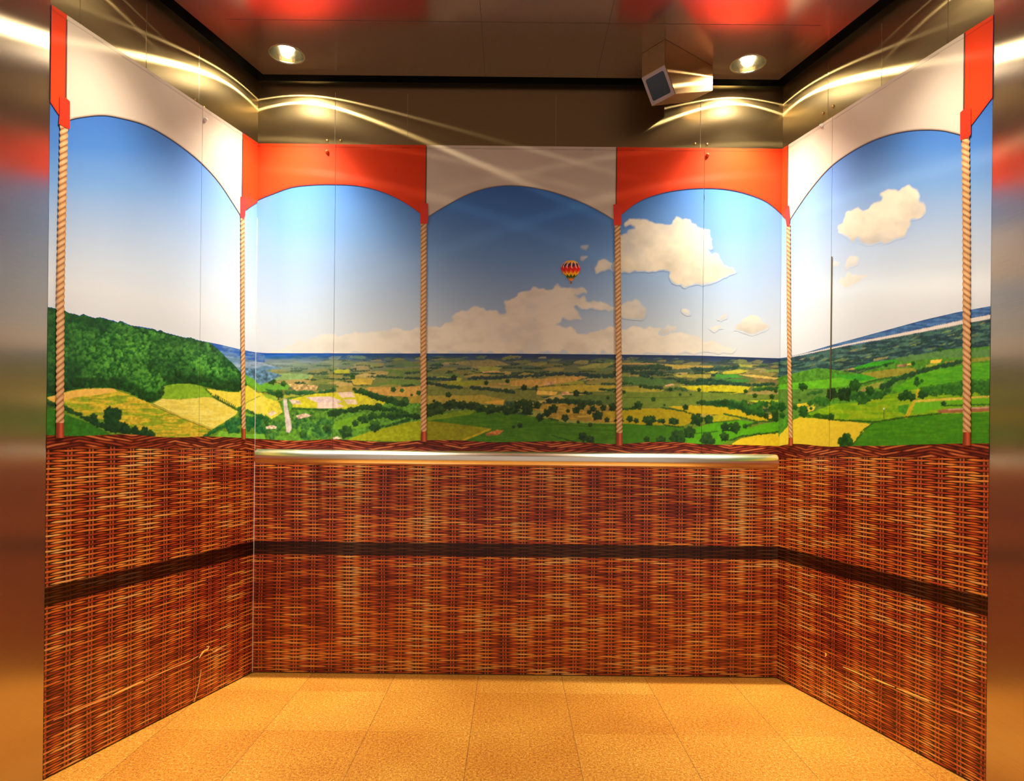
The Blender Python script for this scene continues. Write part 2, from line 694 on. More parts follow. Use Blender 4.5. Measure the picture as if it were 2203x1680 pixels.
hedge(ZA([(120, 645), (300, 690), (380, 750)]), 6, (36, 86, 50), (66, 130, 66))
hedge(ZA([(420, 690), (700, 690), (800, 700), (1000, 660)]), 6, (34, 84, 52), (70, 128, 64))
P([(480, 760), (760, 700), (1000, 690), (1200, 680), (1300, 700), (1600, 800), (1560, 835), (1350, 835), (1300, 850), (1100, 880), (800, 870), (500, 860)], (206, 206, 50))
P([(650, 740), (950, 735), (1080, 790), (1060, 805), (800, 812)], (226, 208, 212), rag=0.3)
P([(790, 812), (1000, 800), (1110, 850), (1000, 872), (790, 875)], (242, 218, 210), rag=0.3)
P([(1020, 690), (1200, 680), (1240, 740), (1080, 745)], (232, 208, 194), rag=0.3)
P([(1100, 765), (1240, 770), (1270, 822), (1140, 822)], (236, 216, 192), rag=0.3)
P([(450, 765), (570, 775), (600, 820), (490, 825)], (212, 192, 180), tex=0.4)
hedge(ZA([(500, 875), (780, 890), (920, 890)]), 2.4, (34, 80, 40))
for i in range(90):
    x, y = random.uniform(90, 960), random.uniform(1000, 1230)
    if 370 < x < 500: continue
    trees(ZA, [(x, y, random.uniform(18, 46))], 5.5, c=(34, 88, 46), lit=(92, 156, 66))
for i in range(26):
    trees(ZA, [(random.uniform(480, 780), random.uniform(920, 1010), random.uniform(12, 28))], 5.5, c=(40, 92, 44), lit=(120, 165, 60))
P([(385, 765), (430, 765), (440, 860), (470, 1000), (485, 1110), (460, 1165), (425, 1150), (405, 960)], (220, 210, 214), rag=0.4)
P([(990, 1030), (1250, 960), (1420, 930), (1500, 1050), (1300, 1110), (1000, 1120)], (112, 172, 42))
P([(1130, 1250), (1400, 1150), (1700, 1080), (1900, 1030), (2203, 1010), (2203, 1270)], (158, 172, 26), streak=0.1)
for q in ([(180, 1090), (250, 1070), (310, 1090), (300, 1115), (190, 1118)], [(540, 960), (640, 930), (730, 960), (640, 985), (560, 1000)], [(200, 930), (270, 900), (310, 930), (230, 970)], [(970, 1215), (1030, 1205), (1080, 1230), (980, 1240)]):
    P(q, (222, 196, 178), tex=0.5, rag=0.5)
hedge(ZA([(1240, 660), (1400, 705), (1600, 765), (1850, 830)]), 7.5, (26, 62, 36), (54, 98, 44), 1.5)
hedge(ZA([(930, 935), (1100, 905), (1300, 870), (1500, 860), (1700, 905), (1900, 960), (2100, 990)]), 8, (26, 60, 34), (50, 92, 40), 1.5)
hedge(ZA([(1300, 1000), (1550, 960), (1800, 960)]), 9, (28, 66, 36), (58, 104, 42), 1.4)
hedge(ZA([(1560, 1090), (1750, 1040), (1900, 1000)]), 4, (28, 66, 36))
trees(ZA, [(1350, 1000, 62), (1470, 1085, 80), (1130, 1150, 88), (910, 1110, 58), (1240, 1050, 45), (1700, 960, 60), (1830, 790, 50), (1690, 650, 36), (1790, 660, 26), (1905, 715, 18), (1990, 690, 32), (250, 550, 50), (390, 580, 38), (340, 700, 55), (620, 1180, 50), (1210, 500, 36)], 5.5)

# ---- back wall, middle
P = lambda pts, c, **k: poly(ZM(pts), c, **k)
P([(340, 210), (560, 180), (860, 180), (1000, 230), (700, 245), (500, 230)], (140, 136, 94))
P([(690, 300), (860, 285), (890, 305), (700, 312)], (204, 168, 122), rag=.3)
P([(1710, 250), (1900, 210), (2130, 200), (2000, 260), (1750, 265)], (140, 146, 84))
P([(240, 410), (700, 395), (720, 440), (500, 455), (340, 447)], (142, 150, 52))
P([(980, 400), (1300, 380), (1820, 345), (1700, 400), (1300, 462), (1000, 452)], (196, 160, 84))
P([(1280, 472), (1700, 440), (2180, 450), (2180, 505), (1700, 520), (1290, 497)], (182, 166, 62))
P([(90, 455), (500, 480), (1270, 500), (1270, 547), (1390, 610), (900, 610), (90, 565)], (118, 128, 64))
P([(1280, 500), (1500, 515), (1480, 552), (1275, 547)], (224, 192, 92), rag=.3)
P([(62, 560), (700, 550), (930, 600), (920, 655), (520, 640), (62, 640)], (164, 152, 62))
P([(690, 625), (920, 600), (920, 650), (800, 655)], (204, 164, 66), rag=.3)
P([(1530, 550), (2180, 540), (2180, 660), (1900, 645), (1600, 592)], (88, 114, 56))
P([(1050, 680), (1400, 640), (2180, 660), (2180, 860), (1850, 835), (1400, 805), (1330, 725)], (186, 156, 62), c2=(150, 128, 52))
P([(1960, 740), (2180, 715), (2180, 800), (2000, 800)], (168, 148, 36))
P([(62, 830), (90, 790), (300, 730), (550, 705), (800, 720), (1100, 760), (1300, 790), (1600, 850), (2200, 862), (2200, 1120), (62, 1100)], (74, 122, 26), c2=(62, 112, 24), tex=0.12)
P([(80, 800), (300, 740), (520, 708), (640, 715), (560, 760), (300, 800), (90, 830)], (112, 142, 28), rag=1.5)
P([(62, 835), (85, 828), (400, 860), (790, 910), (480, 1040), (62, 1080)], (134, 136, 22), streak=0.08)
P([(470, 1030), (760, 912), (785, 925), (500, 1040)], (178, 160, 32), rag=.3)
P([(725, 965), (850, 925), (920, 930), (870, 975), (740, 992)], (176, 112, 56), tex=.5, rag=.5)
hedge(ZM([(62, 700), (90, 700), (200, 690), (380, 645), (600, 655), (700, 690), (850, 715), (1000, 705), (1050, 660), (1230, 620)]), 11, (24, 48, 28), (54, 84, 34), 1.6)
hedge(ZM([(100, 740), (280, 710)]), 9, (30, 54, 28), (60, 88, 34))
hedge(ZM([(560, 470), (800, 490), (1040, 522)]), 4.5, (34, 60, 52), (60, 90, 60), 1.6)
hedge(ZM([(90, 420), (250, 450), (490, 470)]), 5, (34, 60, 52), (60, 90, 60), 1.5)
hedge(ZM([(1390, 605), (1600, 610), (1950, 645)]), 7, (30, 56, 34), (58, 90, 44), 1.5)
hedge(ZM([(540, 370), (880, 360), (1300, 340), (1500, 320), (1830, 330)]), 4.5, (38, 60, 66), (60, 86, 76), 1.4)
hedge(ZM([(1830, 345), (2130, 340)]), 6, (36, 62, 60), (58, 86, 66), 1.4)
hedge(ZM([(100, 375), (420, 380)]), 4.5, (38, 62, 66), (60, 86, 76), 1.4)
hedge(ZM([(1950, 495), (2130, 492)]), 4, (36, 64, 44))
hedge(ZM([(1440, 985), (1560, 1020), (1700, 1060)]), 2, (30, 60, 26))
hedge(ZM([(1400, 800), (1520, 825)]), 2.5, (30, 60, 26))
line(ZM([(1340, 850), (1600, 870), (1830, 890)]), 1.6, (48, 84, 24), .8)
for q in ((1170, 700, 72), (1280, 660, 48), (1310, 790, 48), (1385, 745, 46), (1455, 700, 54), (1580, 795, 46), (1700, 715, 46), (1755, 660, 52), (1840, 735, 30), (1880, 700, 40), (1930, 770, 62), (1990, 690, 40), (2090, 680, 50), (2030, 815, 32), (1610, 720, 26), (1770, 1000, 56), (1850, 1032, 50), (1095, 877, 32), (1025, 892, 20), (1850, 872, 26), (325, 548, 34), (170, 615, 20), (385, 365, 36), (730, 420, 26), (960, 400, 26), (1275, 460, 18), (1140, 470, 36), (1800, 525, 24), (1700, 530, 40), (2040, 580, 20), (950, 500, 22), (1720, 840, 20)):
    trees(ZM, [q], 5.0, c=(24, 46, 28), lit=(50, 80, 34))
P([(1540, 515), (1620, 515), (1630, 550), (1550, 548)], (222, 176, 130), rag=.3, tex=.4)
P([(1380, 410), (1480, 405), (1440, 440), (1350, 445)], (216, 176, 140), rag=.4, tex=.4)
P([(860, 420), (960, 425), (1000, 440), (880, 440)], (190, 150, 100), rag=.4)

# ---- back wall, right third
P = lambda pts, c, **k: poly(ZB(pts), c, **k)
P([(60, 225), (400, 225), (560, 235), (300, 245), (80, 245)], (176, 150, 92))
P([(550, 240), (760, 250), (1180, 262), (1170, 285), (900, 280), (760, 300), (620, 275)], (186, 166, 84))
P([(1480, 240), (1640, 250), (1640, 275), (1500, 275)], (170, 176, 84))
P([(1060, 318), (1240, 325), (1200, 350), (1080, 345)], (196, 190, 78))
P([(1290, 330), (1480, 300), (1600, 320), (1480, 355), (1290, 352)], (192, 190, 66))
P([(1780, 310), (2010, 295), (1990, 335), (1800, 340)], (142, 168, 84))
P([(700, 365), (1150, 360), (1140, 412), (760, 392)], (172, 166, 78))
P([(1200, 360), (1460, 362), (1560, 400), (1200, 402)], (74, 158, 60))
P([(1480, 362), (1700, 370), (1960, 405), (1900, 422), (1600, 390)], (220, 194, 104), rag=.4)
P([(1640, 400), (1850, 420), (2000, 445), (1960, 470), (1700, 440)], (140, 122, 80))
P([(100, 390), (400, 390), (740, 430), (700, 485), (300, 495), (120, 470)], (80, 118, 66))
P([(1180, 410), (1600, 420), (1600, 450), (1180, 460)], (70, 140, 66))
P([(90, 510), (300, 500), (600, 545), (560, 570), (360, 575), (110, 570)], (166, 162, 62))
P([(90, 575), (1000, 565), (1640, 600), (2080, 590), (2080, 690), (1560, 695), (1020, 720), (640, 750), (44, 750), (44, 575)], (112, 138, 54), tex=.12)
P([(780, 495), (880, 500), (1150, 485), (1620, 505), (1560, 575), (1400, 588), (1000, 562), (880, 540)], (206, 200, 38))
P([(1590, 672), (2010, 658), (1950, 695), (1700, 695)], (192, 206, 52))
P([(1650, 490), (1830, 485), (1830, 510), (1660, 520)], (150, 184, 60))
P([(1960, 500), (2203, 470), (2203, 550), (2000, 555)], (108, 184, 40))
P([(44, 790), (300, 765), (550, 760), (800, 790), (960, 840), (900, 930), (820, 980), (600, 962), (44, 942)], (172, 158, 26), tex=.1)
P([(650, 740), (900, 728), (1150, 735), (1400, 750), (1600, 800), (1890, 910), (1700, 925), (1500, 862), (1200, 832), (960, 832), (800, 790)], (198, 178, 28), tex=.1)
P([(1150, 850), (1300, 830), (1500, 870), (1500, 895), (1180, 932)], (176, 172, 32))
P([(700, 1200), (960, 990), (1180, 935), (1480, 900), (1650, 920), (1600, 990), (1380, 1140), (1240, 1200)], (84, 166, 26), tex=.12)
P([(1380, 1130), (1550, 1015), (1750, 950), (2100, 890), (2070, 985), (1980, 1040), (1700, 1065), (1500, 1090)], (84, 168, 26), tex=.12)
P([(44, 940), (820, 980), (900, 1060), (700, 1200), (44, 1190)], (64, 122, 26), tex=.12)
P([(1400, 1180), (1500, 1120), (1700, 1080), (2000, 1045), (2090, 950), (2203, 870), (2203, 1240), (1400, 1230)], (218, 194, 40), tex=.08)
for i in range(150):
    t = random.random()
    x = 1180 + 900 * t
    lo, hi = 690, np.interp(x, [1180, 1420, 1600, 1800, 2080], [720, 750, 800, 850, 890])
    trees(ZB, [(x, random.uniform(lo, hi), random.uniform(18, 40))], 5.5, c=(30, 76, 34), lit=(64, 128, 42))
hedge(ZB([(1000, 700), (1200, 700), (1330, 690), (1450, 730), (1600, 790)]), 6, (26, 62, 36), (50, 100, 42), 1.6)
hedge(ZB([(1600, 800), (1800, 860), (1950, 880), (2060, 860)]), 8, (24, 60, 26), (46, 92, 34), 1.4)
hedge(ZB([(44, 775), (230, 760), (300, 755)]), 4, (30, 62, 28))
hedge(ZB([(560, 755), (800, 790), (960, 835)]), 2.2, (44, 74, 22))
hedge(ZB([(1300, 830), (1560, 880), (1700, 920), (1880, 915)]), 2.4, (46, 84, 26))
hedge(ZB([(1180, 930), (1480, 900)]), 1.3, (50, 90, 24))
hedge(ZB([(960, 1060), (1240, 1035)]), 1.3, (46, 90, 24))
hedge(ZB([(1540, 980), (1700, 930)]), 3.2, (34, 74, 28))
hedge(ZB([(1380, 1140), (1500, 1095), (1700, 1068)]), 2.6, (30, 62, 28))
hedge(ZB([(1700, 1068), (1900, 1050), (2000, 1020), (2080, 950), (2110, 900)]), 2.6, (30, 62, 28))
hedge(ZB([(600, 962), (830, 985)]), 2.2, (34, 70, 26))
hedge(ZB([(860, 480), (960, 470), (1450, 470), (1650, 490), (1900, 470)]), 4.2, (34, 66, 56), (58, 98, 66), 1.6)
hedge(ZB([(750, 440), (880, 460), (940, 470)]), 4, (34, 66, 50), (58, 98, 60), 1.6)
hedge(ZB([(980, 430), (1100, 425), (1330, 450), (1400, 460)]), 5, (34, 66, 56), (58, 98, 66), 1.5)
hedge(ZB([(920, 295), (1100, 310), (1300, 290), (1470, 270)]), 5, (38, 66, 66), (62, 100, 80), 1.6)
hedge(ZB([(80, 300), (300, 280), (540, 275), (690, 300)]), 6, (40, 66, 60), (64, 96, 66), 1.8)
hedge(ZB([(200, 350), (420, 350), (580, 350)]), 5, (36, 62, 58), (60, 90, 66), 1.4)
hedge(ZB([(310, 375), (460, 400)]), 5, (36, 62, 58), (60, 90, 66), 1.4)
hedge(ZB([(620, 540), (760, 530), (880, 540)]), 4.5, (44, 80, 44), (90, 130, 56), 1.5)
hedge(ZB([(300, 500), (380, 510), (560, 515)]), 5, (34, 62, 44), (60, 96, 50), 1.4)
hedge(ZB([(1660, 540), (1800, 530), (1930, 540)]), 5, (40, 84, 44), (70, 120, 50), 1.4)
hedge(ZB([(100, 470), (230, 470)]), 4, (34, 64, 44))
line(ZB([(120, 632), (560, 640), (960, 622)]), 1.2, (60, 90, 36), .7)
hedge(ZB([(1120, 565), (1300, 575), (1450, 578)]), 1.8, (36, 70, 34))
P([(600, 490), (700, 468), (720, 490), (620, 505)], (220, 180, 130), rag=.3)
P([(1730, 845), (1890, 835), (1900, 890), (1830, 885), (1820, 850)], (216, 190, 70), rag=.3)
for q in ((850, 750, 42), (470, 655, 30), (290, 730, 56), (785, 600, 20), (910, 600, 14), (1045, 695, 38), (1310, 695, 46), (1560, 562, 28), (1670, 612, 32), (1870, 625, 34), (1915, 560, 26), (600, 725, 16), (390, 900, 56), (450, 895, 56), (420, 920, 60), (540, 915, 28), (580, 915, 36), (690, 915, 48), (735, 920, 44), (985, 895, 86), (1120, 895, 62), (60, 900, 60), (190, 890, 44), (265, 910, 34), (760, 1110, 105), (900, 1045, 80), (560, 1145, 66), (390, 1130, 42), (1100, 1125, 86), (1160, 1150, 50), (1320, 985, 64), (1430, 990, 76), (1310, 1100, 62), (1555, 975, 32), (1930, 850, 76), (1800, 850, 40), (1010, 545, 26), (670, 540, 30), (120, 570, 24)):
    trees(ZB, [q], 5.5, c=(24, 54, 28), lit=(52, 94, 36))

# ---- right wall
P = lambda pts, c, **k: poly(ZR(pts), c, **k)
P([(-70, 590), (0, 555), (200, 520), (440, 450), (700, 380), (1000, 300), (1300, 225), (1600, 155), (2100, 40), (2100, 420), (1500, 520), (1000, 590), (640, 650), (-70, 790)], (42, 74, 86), c2=(62, 100, 92), streak=.3, tex=.35)
for i in range(130):
    x = random.uniform(-40, 2000)
    top = float(np.interp(x, [0, 440, 1000, 1920], [570, 500, 380, 200]))
    y = top + 20 + 250 * random.random()
    wd = random.uniform(30, 120)
    c = random.choice([(84, 126, 96), (96, 120, 84), (70, 112, 92), (110, 140, 90), (128, 134, 96)])
    P([(x, y), (x + wd * .5, y - wd * .22), (x + wd, y - wd * .3), (x + wd * .6, y - wd * .04)], c, tex=.2)
    hedge(ZR([(x + wd, y), (x + wd * 2, y - wd * .22)]), 2.4, (30, 60, 62), (48, 80, 72), 1.2)
P([(-70, 580), (0, 553), (200, 513), (440, 438), (700, 368), (1000, 288), (1300, 208), (1600, 138), (2100, 20), (2100, 150), (1600, 235), (1300, 300), (1000, 368), (700, 430), (440, 472), (200, 528), (0, 565)], (52, 92, 152), c2=(76, 120, 178))
P([(60, 545), (440, 462), (700, 404), (900, 366), (1300, 284), (1700, 198), (2100, 120), (2100, 160), (1700, 236), (1300, 314), (900, 388), (700, 420), (440, 474), (60, 552)], (222, 216, 214), tex=.04, rag=.5)
P([(-70, 740), (300, 650), (700, 700), (1000, 580), (1500, 480), (2100, 440), (2100, 1380), (-70, 1380)], (78, 142, 44), tex=.3)
P([(820, 570), (960, 540), (950, 560), (820, 590)], (140, 140, 96))
P([(640, 650), (800, 600), (1040, 570), (1050, 600), (900, 640), (660, 672)], (58, 168, 36))
P([(-70, 810), (0, 800), (440, 750), (700, 705), (900, 745), (700, 800), (440, 835), (-70, 860)], (98, 184, 40))
P([(420, 720), (700, 705), (860, 745), (700, 775)], (60, 165, 40))
P([(700, 700), (1000, 660), (1200, 648), (1225, 680), (950, 748), (860, 747)], (148, 150, 54))
P([(1000, 562), (1300, 520), (1460, 490), (1920, 478), (1920, 545), (1400, 560), (1100, 592)], (88, 138, 74))
P([(1480, 592), (1920, 545), (1920, 580), (1500, 622)], (142, 146, 54))
P([(1310, 620), (1420, 608), (1400, 640), (1310, 640)], (150, 170, 50))
P([(700, 830), (920, 770), (900, 830), (720, 860)], (142, 160, 60))
P([(-70, 850), (400, 840), (400, 1000), (200, 1090), (-70, 1100)], (84, 130, 52), tex=.25)
P([(980, 852), (1250, 705), (1500, 650), (2000, 575), (2000, 760), (1600, 782), (1280, 822), (1200, 852), (1050, 872)], (92, 176, 30), tex=.1, c2=(74, 162, 32))
P([(220, 1070), (450, 985), (700, 965), (1050, 880), (1200, 850), (2000, 830), (2000, 1070), (1500, 1080), (1100, 1120), (830, 1145), (460, 1135), (250, 1105)], (112, 172, 28), c2=(142, 180, 30), tex=.15)
P([(1180, 980), (1440, 955), (2000, 925), (2000, 990), (1500, 1010), (1200, 1080)], (104, 186, 36), tex=.1)
P([(1480, 965), (2000, 930), (2000, 985), (1500, 1000)], (100, 176, 30), tex=.1)
P([(1050, 1000), (1150, 985), (1130, 1080), (1050, 1060)], (70, 150, 40))
P([(-70, 1290), (0, 1220), (80, 1130), (140, 1106), (450, 1130), (805, 1165), (720, 1250), (640, 1345), (480, 1380), (-70, 1380)], (222, 202, 54), tex=.06)
P([(830, 1150), (1100, 1112), (1500, 1072), (2000, 1062), (2000, 1380), (620, 1380), (720, 1250)], (72, 144, 26), c2=(60, 134, 28), tex=.12)
P([(1100, 1117), (1190, 950), (1230, 838), (1252, 850), (1215, 955), (1150, 1112)], (196, 182, 44), rag=.4)
P([(1190, 950), (1440, 932), (2000, 900), (2000, 915), (1440, 955), (1200, 970)], (208, 192, 74), rag=.3)
P([(1410, 1042), (1500, 1030), (2000, 1002), (2000, 1050), (1430, 1070)], (160, 106, 70), rag=.4)
P([(1500, 1030), (2000, 1005), (2000, 1018), (1520, 1040)], (200, 160, 140), rag=.4)
P([(110, 985), (260, 965), (270, 1000), (120, 1010)], (214, 196, 50), rag=.4)
P([(210, 1010), (290, 1005), (270, 1040), (220, 1060)], (220, 204, 70), rag=.4)
P([(1352, 580), (1460, 570), (1440, 605), (1352, 606)], (238, 194, 74), rag=.3)
P([(1130, 615), (1180, 605), (1180, 622), (1130, 628)], (230, 200, 90), rag=.3)
P([(1030, 625), (1130, 612), (1130, 640), (1050, 645)], (150, 120, 90), rag=.3, tex=.5)
P([(600, 870), (700, 855), (760, 845), (740, 870), (620, 880)], (190, 150, 110), rag=.3, tex=.5)
for i in range(150):
    x = random.uniform(1270, 1940)
    trees(ZR, [(x, random.uniform(np.interp(x, [1270, 1600, 1930], [850, 790, 770]), 890), random.uniform(18, 36))], 4.3, c=(34, 88, 30), lit=(66, 136, 38))
hedge(ZR([(700, 960), (860, 900), (960, 850)]), 9, (30, 76, 34), (60, 120, 40), 1.8)
hedge(ZR([(900, 830), (1050, 750), (1220, 690)]), 8, (28, 66, 42), (48, 94, 48), 1.8)
hedge(ZR([(1230, 690), (1460, 630), (1640, 595)]), 6, (28, 66, 42), (48, 94, 48), 1.8)
hedge(ZR([(210, 1090), (460, 1130), (830, 1150), (1100, 1108), (1450, 1070)]), 2.6, (40, 84, 24), (60, 110, 30), 1.2)
hedge(ZR([(1480, 1000), (2000, 985)]), 2.2, (40, 90, 24))
hedge(ZR([(700, 1250), (830, 1150)]), 2.2, (48, 100, 26))
hedge(ZR([(640, 1345), (720, 1250)]), 2.2, (48, 100, 26))
hedge(ZR([(660, 670), (860, 640), (1020, 600)]), 3, (34, 80, 48))
hedge(ZR([(700, 800), (900, 750), (1010, 735)]), 2.2, (40, 90, 40))
hedge(ZR([(220, 890), (360, 860)]), 5, (34, 84, 44), (60, 118, 50))
hedge(ZR([(280, 1085), (460, 1110)]), 5, (28, 66, 26), (50, 100, 34), 1.6)
for i in range(16):
    trees(ZR, [(random.uniform(410, 600), random.uniform(860, 950), random.uniform(26, 44))], 4.3, c=(18, 44, 24), lit=(36, 74, 34))
for i in range(22):
    trees(ZR, [(random.uniform(230, 400), random.uniform(930, 990), random.uniform(18, 34))], 4.3, c=(34, 88, 36), lit=(66, 130, 44))
for i in range(24):
    trees(ZR, [(random.uniform(620, 960), random.uniform(870, 930), random.uniform(18, 34))], 4.3, c=(30, 78, 36), lit=(60, 124, 42))
for q in ((650, 810, 62), (790, 860, 48), (1130, 900, 56), (1180, 920, 44), (1080, 920, 40), (1270, 900, 44), (1225, 790, 34), (1225, 750, 22), (1270, 770, 18), (175, 1040, 46), (175, 1070, 42), (100, 1015, 26), (430, 1100, 36), (540, 1330, 56), (570, 1295, 52), (600, 1340, 46), (160, 822, 40), (195, 828, 26), (245, 1025, 16), (940, 625, 20), (1190, 610, 22), (1470, 980, 30), (1440, 480, 24), (140, 950, 14), (1310, 900, 24), (-30, 1010, 50), (-20, 1090, 30)):
    trees(ZR, [q], 4.3, c=(22, 62, 28), lit=(46, 104, 36))
line(ZR([(918, 1030), (921, 1120)]), 1.2, (90, 80, 50))
trees(ZR, [(918, 1028, 8)], 4.3, c=(230, 225, 200), lit=(250, 245, 230))

# ---- left wall
P = lambda pts, c, **k: poly(ZL(pts), c, **k)
P([(1380, 380), (1600, 430), (1750, 460), (1900, 490), (2050, 520), (2140, 542), (2250, 552), (2250, 640), (1900, 620), (1700, 560)], (40, 92, 188), c2=(90, 130, 190))
P([(1820, 570), (2000, 600), (2203, 640), (2420, 700), (2203, 725), (1980, 720)], (146, 172, 202), c2=(100, 140, 180))
P([(1960, 690), (2203, 705), (2420, 770), (2203, 870), (2060, 800)], (90, 130, 165), tex=.6)
P([(2030, 755), (2120, 800), (2220, 880), (2280, 930), (2203, 930), (2060, 870)], (110, 178, 54))
P([(40, 900), (2060, 850), (2175, 900), (2175, 1420), (40, 1420)], (104, 150, 42))
P([(1650, 900), (1850, 930), (1985, 938), (2060, 868), (2210, 962), (2203, 985), (2060, 1035), (1970, 1090), (1850, 1045), (1720, 972)], (226, 214, 76), tex=.08)
P([(2060, 1035), (2250, 970), (2250, 1170), (2030, 1110)], (230, 224, 96), tex=.08)
P([(1230, 880), (1300, 862), (1400, 850), (1520, 855), (1620, 882), (1730, 990), (1640, 988), (1400, 1012), (1220, 1002)], (130, 180, 46))
P([(1130, 1045), (1220, 998), (1400, 1007), (1640, 983), (1720, 988), (1850, 1058), (1975, 1120), (1955, 1155), (1830, 1235), (1730, 1295), (1400, 1168)], (232, 226, 116), c2=(226, 214, 92), tex=.07)
P([(240, 1010), (430, 975), (640, 955), (790, 922), (900, 960), (1100, 1045), (1400, 1168), (1725, 1297), (1620, 1390), (1150, 1390), (900, 1260), (620, 1200), (430, 1170), (300, 1090)], (136, 166, 40), c2=(206, 186, 56), tex=.2)
P([(80, 990), (200, 950), (400, 908), (560, 898), (740, 898), (785, 925), (600, 960), (430, 975), (280, 1010), (140, 1037)], (232, 192, 92), tex=.08)
line(ZL([(1110, 1050), (1400, 1175), (1720, 1300)]), 1.8, (210, 190, 90), .9)
line(ZL([(1115, 1060), (1400, 1185), (1700, 1305)]), 1.3, (80, 90, 40), .8)
P([(40, 1060), (250, 1150), (500, 1240), (760, 1370), (760, 1400), (40, 1400)], (50, 118, 36), tex=.25)
P([(40, 960), (90, 1000), (140, 1040), (240, 1080), (300, 1110), (40, 1090)], (60, 100, 44), tex=.3)
hill = [(-60, 80), (50, 95), (130, 103), (190, 120), (250, 125), (300, 155), (360, 165), (410, 185), (440, 163), (480, 185), (560, 205), (600, 198), (700, 222), (780, 250), (815, 232), (860, 265), (950, 285), (1080, 308), (1140, 312), (1180, 335), (1205, 322), (1250, 350), (1310, 362), (1450, 400), (1505, 398), (1560, 420), (1700, 452), (1780, 515), (1850, 590), (1930, 660), (2000, 735), (2050, 820), (2062, 865), (2030, 900), (1970, 937), (1850, 925), (1700, 895), (1600, 870), (1500, 850), (1400, 850), (1300, 860), (1230, 875), (1235, 950), (1190, 1010), (1100, 1040), (1000, 990), (900, 940), (800, 912), (700, 893), (560, 890), (400, 902), (250, 935), (150, 970), (-60, 1000)]
P(hill, (30, 84, 34), tex=.5, rag=.5)
hp = ZL(hill)
hs = np.array(hill)
pts_ = []
while len(pts_) < 1500:
    x, y = random.uniform(40, 2060), random.uniform(95, 1040)
    if inpoly(np.array([x]), np.array([y]), hill)[0]:
        pts_.append((x, y))
pts_.sort(key=lambda p: p[1])
big = lambda x, y: float(fbm(np.array([x + 0.6 * y]), np.array([y * 2.0 - x * .5]), 260, 91, 3)[0])
for x, y in pts_:
    if not inpoly(np.array([x]), np.array([y + 16.0]), hill)[0] or not inpoly(np.array([x]), np.array([y - 22.0]), hill)[0]:
        continue
    b = big(x, y)
    lf = np.clip((x - 120) / 700, 0, 1)
    mid = math.exp(-((y - (430 + x * .22)) / 220) ** 2)
    k = np.clip(0.25 + (b - .5) * 2.2 + mid * .5, 0, 1) * (0.35 + .65 * lf)
    low = 1.0
    if not inpoly(np.array([x]), np.array([y + 90.0]), hill)[0]:
        k *= .35
        low = .8
    c = np.array((20, 58, 34)) * low + np.array((8, 34, 4)) * k
    l = np.array((38, 92, 40)) * low + np.array((60, 84, 24)) * k
    trees(ZL, [(x, y, random.uniform(16, 34))], 4.59, c=c, lit=l)
hedge(ZL([(1655, 905), (1740, 985), (1850, 1048), (1980, 1118)]), 2.4, (50, 90, 36), (90, 120, 40), 1.5)
for i in range(12):
    t = i / 11
    x, y = 1750 + 190 * t, 975 + 110 * t
    line(ZL([(x, y + 14), (x + 2, y - 18)]), 1.5, (34, 66, 40))
trees(ZL, [(1775, 985, 16), (1752, 970, 9)], 4.59, c=(24, 60, 40))
line(ZL([(2060, 1035), (2203, 975)]), 1.5, (120, 150, 60))
hedge(ZL([(50, 1030), (250, 1085), (330, 1125), (430, 1170), (560, 1225)]), 6.5, (22, 58, 34), (44, 92, 40), 1.7)
hedge(ZL([(560, 1235), (680, 1280), (800, 1310), (1000, 1340), (1150, 1365)]), 7.5, (22, 58, 36), (42, 90, 40), 1.9)
for x, y, r in ((545, 1180, 42), (545, 1220, 48), (700, 1130, 60), (770, 1140, 62), (730, 1180, 100), (720, 1250, 90), (840, 1280, 60), (880, 1310, 50), (955, 1300, 38), (960, 1330, 42), (1050, 1310, 42), (1100, 1340, 40), (1030, 1340, 40)):
    trees(ZL, [(x, y, r)], 4.59, c=(18, 52, 34), lit=(38, 84, 42))
P([(1740, 1380), (1800, 1318), (2000, 1345), (2250, 1350), (2250, 1410), (1740, 1410)], (122, 190, 62))
P([(2050, 1140), (2120, 1160), (2090, 1220), (2040, 1190)], (120, 190, 60))
hedge(ZL([(1640, 1375), (1750, 1310), (1860, 1260)]), 5, (28, 92, 44), (60, 142, 58), 2.2)
for i in range(70):
    x = random.uniform(1860, 2250)
    trees(ZL, [(x, random.uniform(np.interp(x, [1860, 1930, 2250], [1250, 1200, 1170]), 1320), random.uniform(16, 40))], 4.59, c=(24, 84, 52), lit=(56, 136, 66))
hedge(ZL([(2050, 1115), (2140, 1150), (2250, 1190)]), 4, (26, 80, 44), (60, 130, 60), 1.6)
hedge(ZL([(1990, 1090), (2000, 1200)]), 5, (26, 80, 50), (50, 120, 60), 1.6)

INK = lin(np.clip(canvas, 0, 1))
INK = np.clip(INK * 1.06, 0, 0.93)


def sample(img, x, y):
    fx = np.clip(x - X0, 0, CW - 1.001)
    fy = np.clip(y - Y0, 0, CH - 1.001)
    ix, iy = fx.astype(int), fy.astype(int)
    tx, ty = (fx - ix)[..., None], (fy - iy)[..., None]
    return (img[iy, ix] * (1 - tx) + img[iy, ix + 1] * tx) * (1 - ty) + (img[iy + 1, ix] * (1 - tx) + img[iy + 1, ix + 1] * tx) * ty


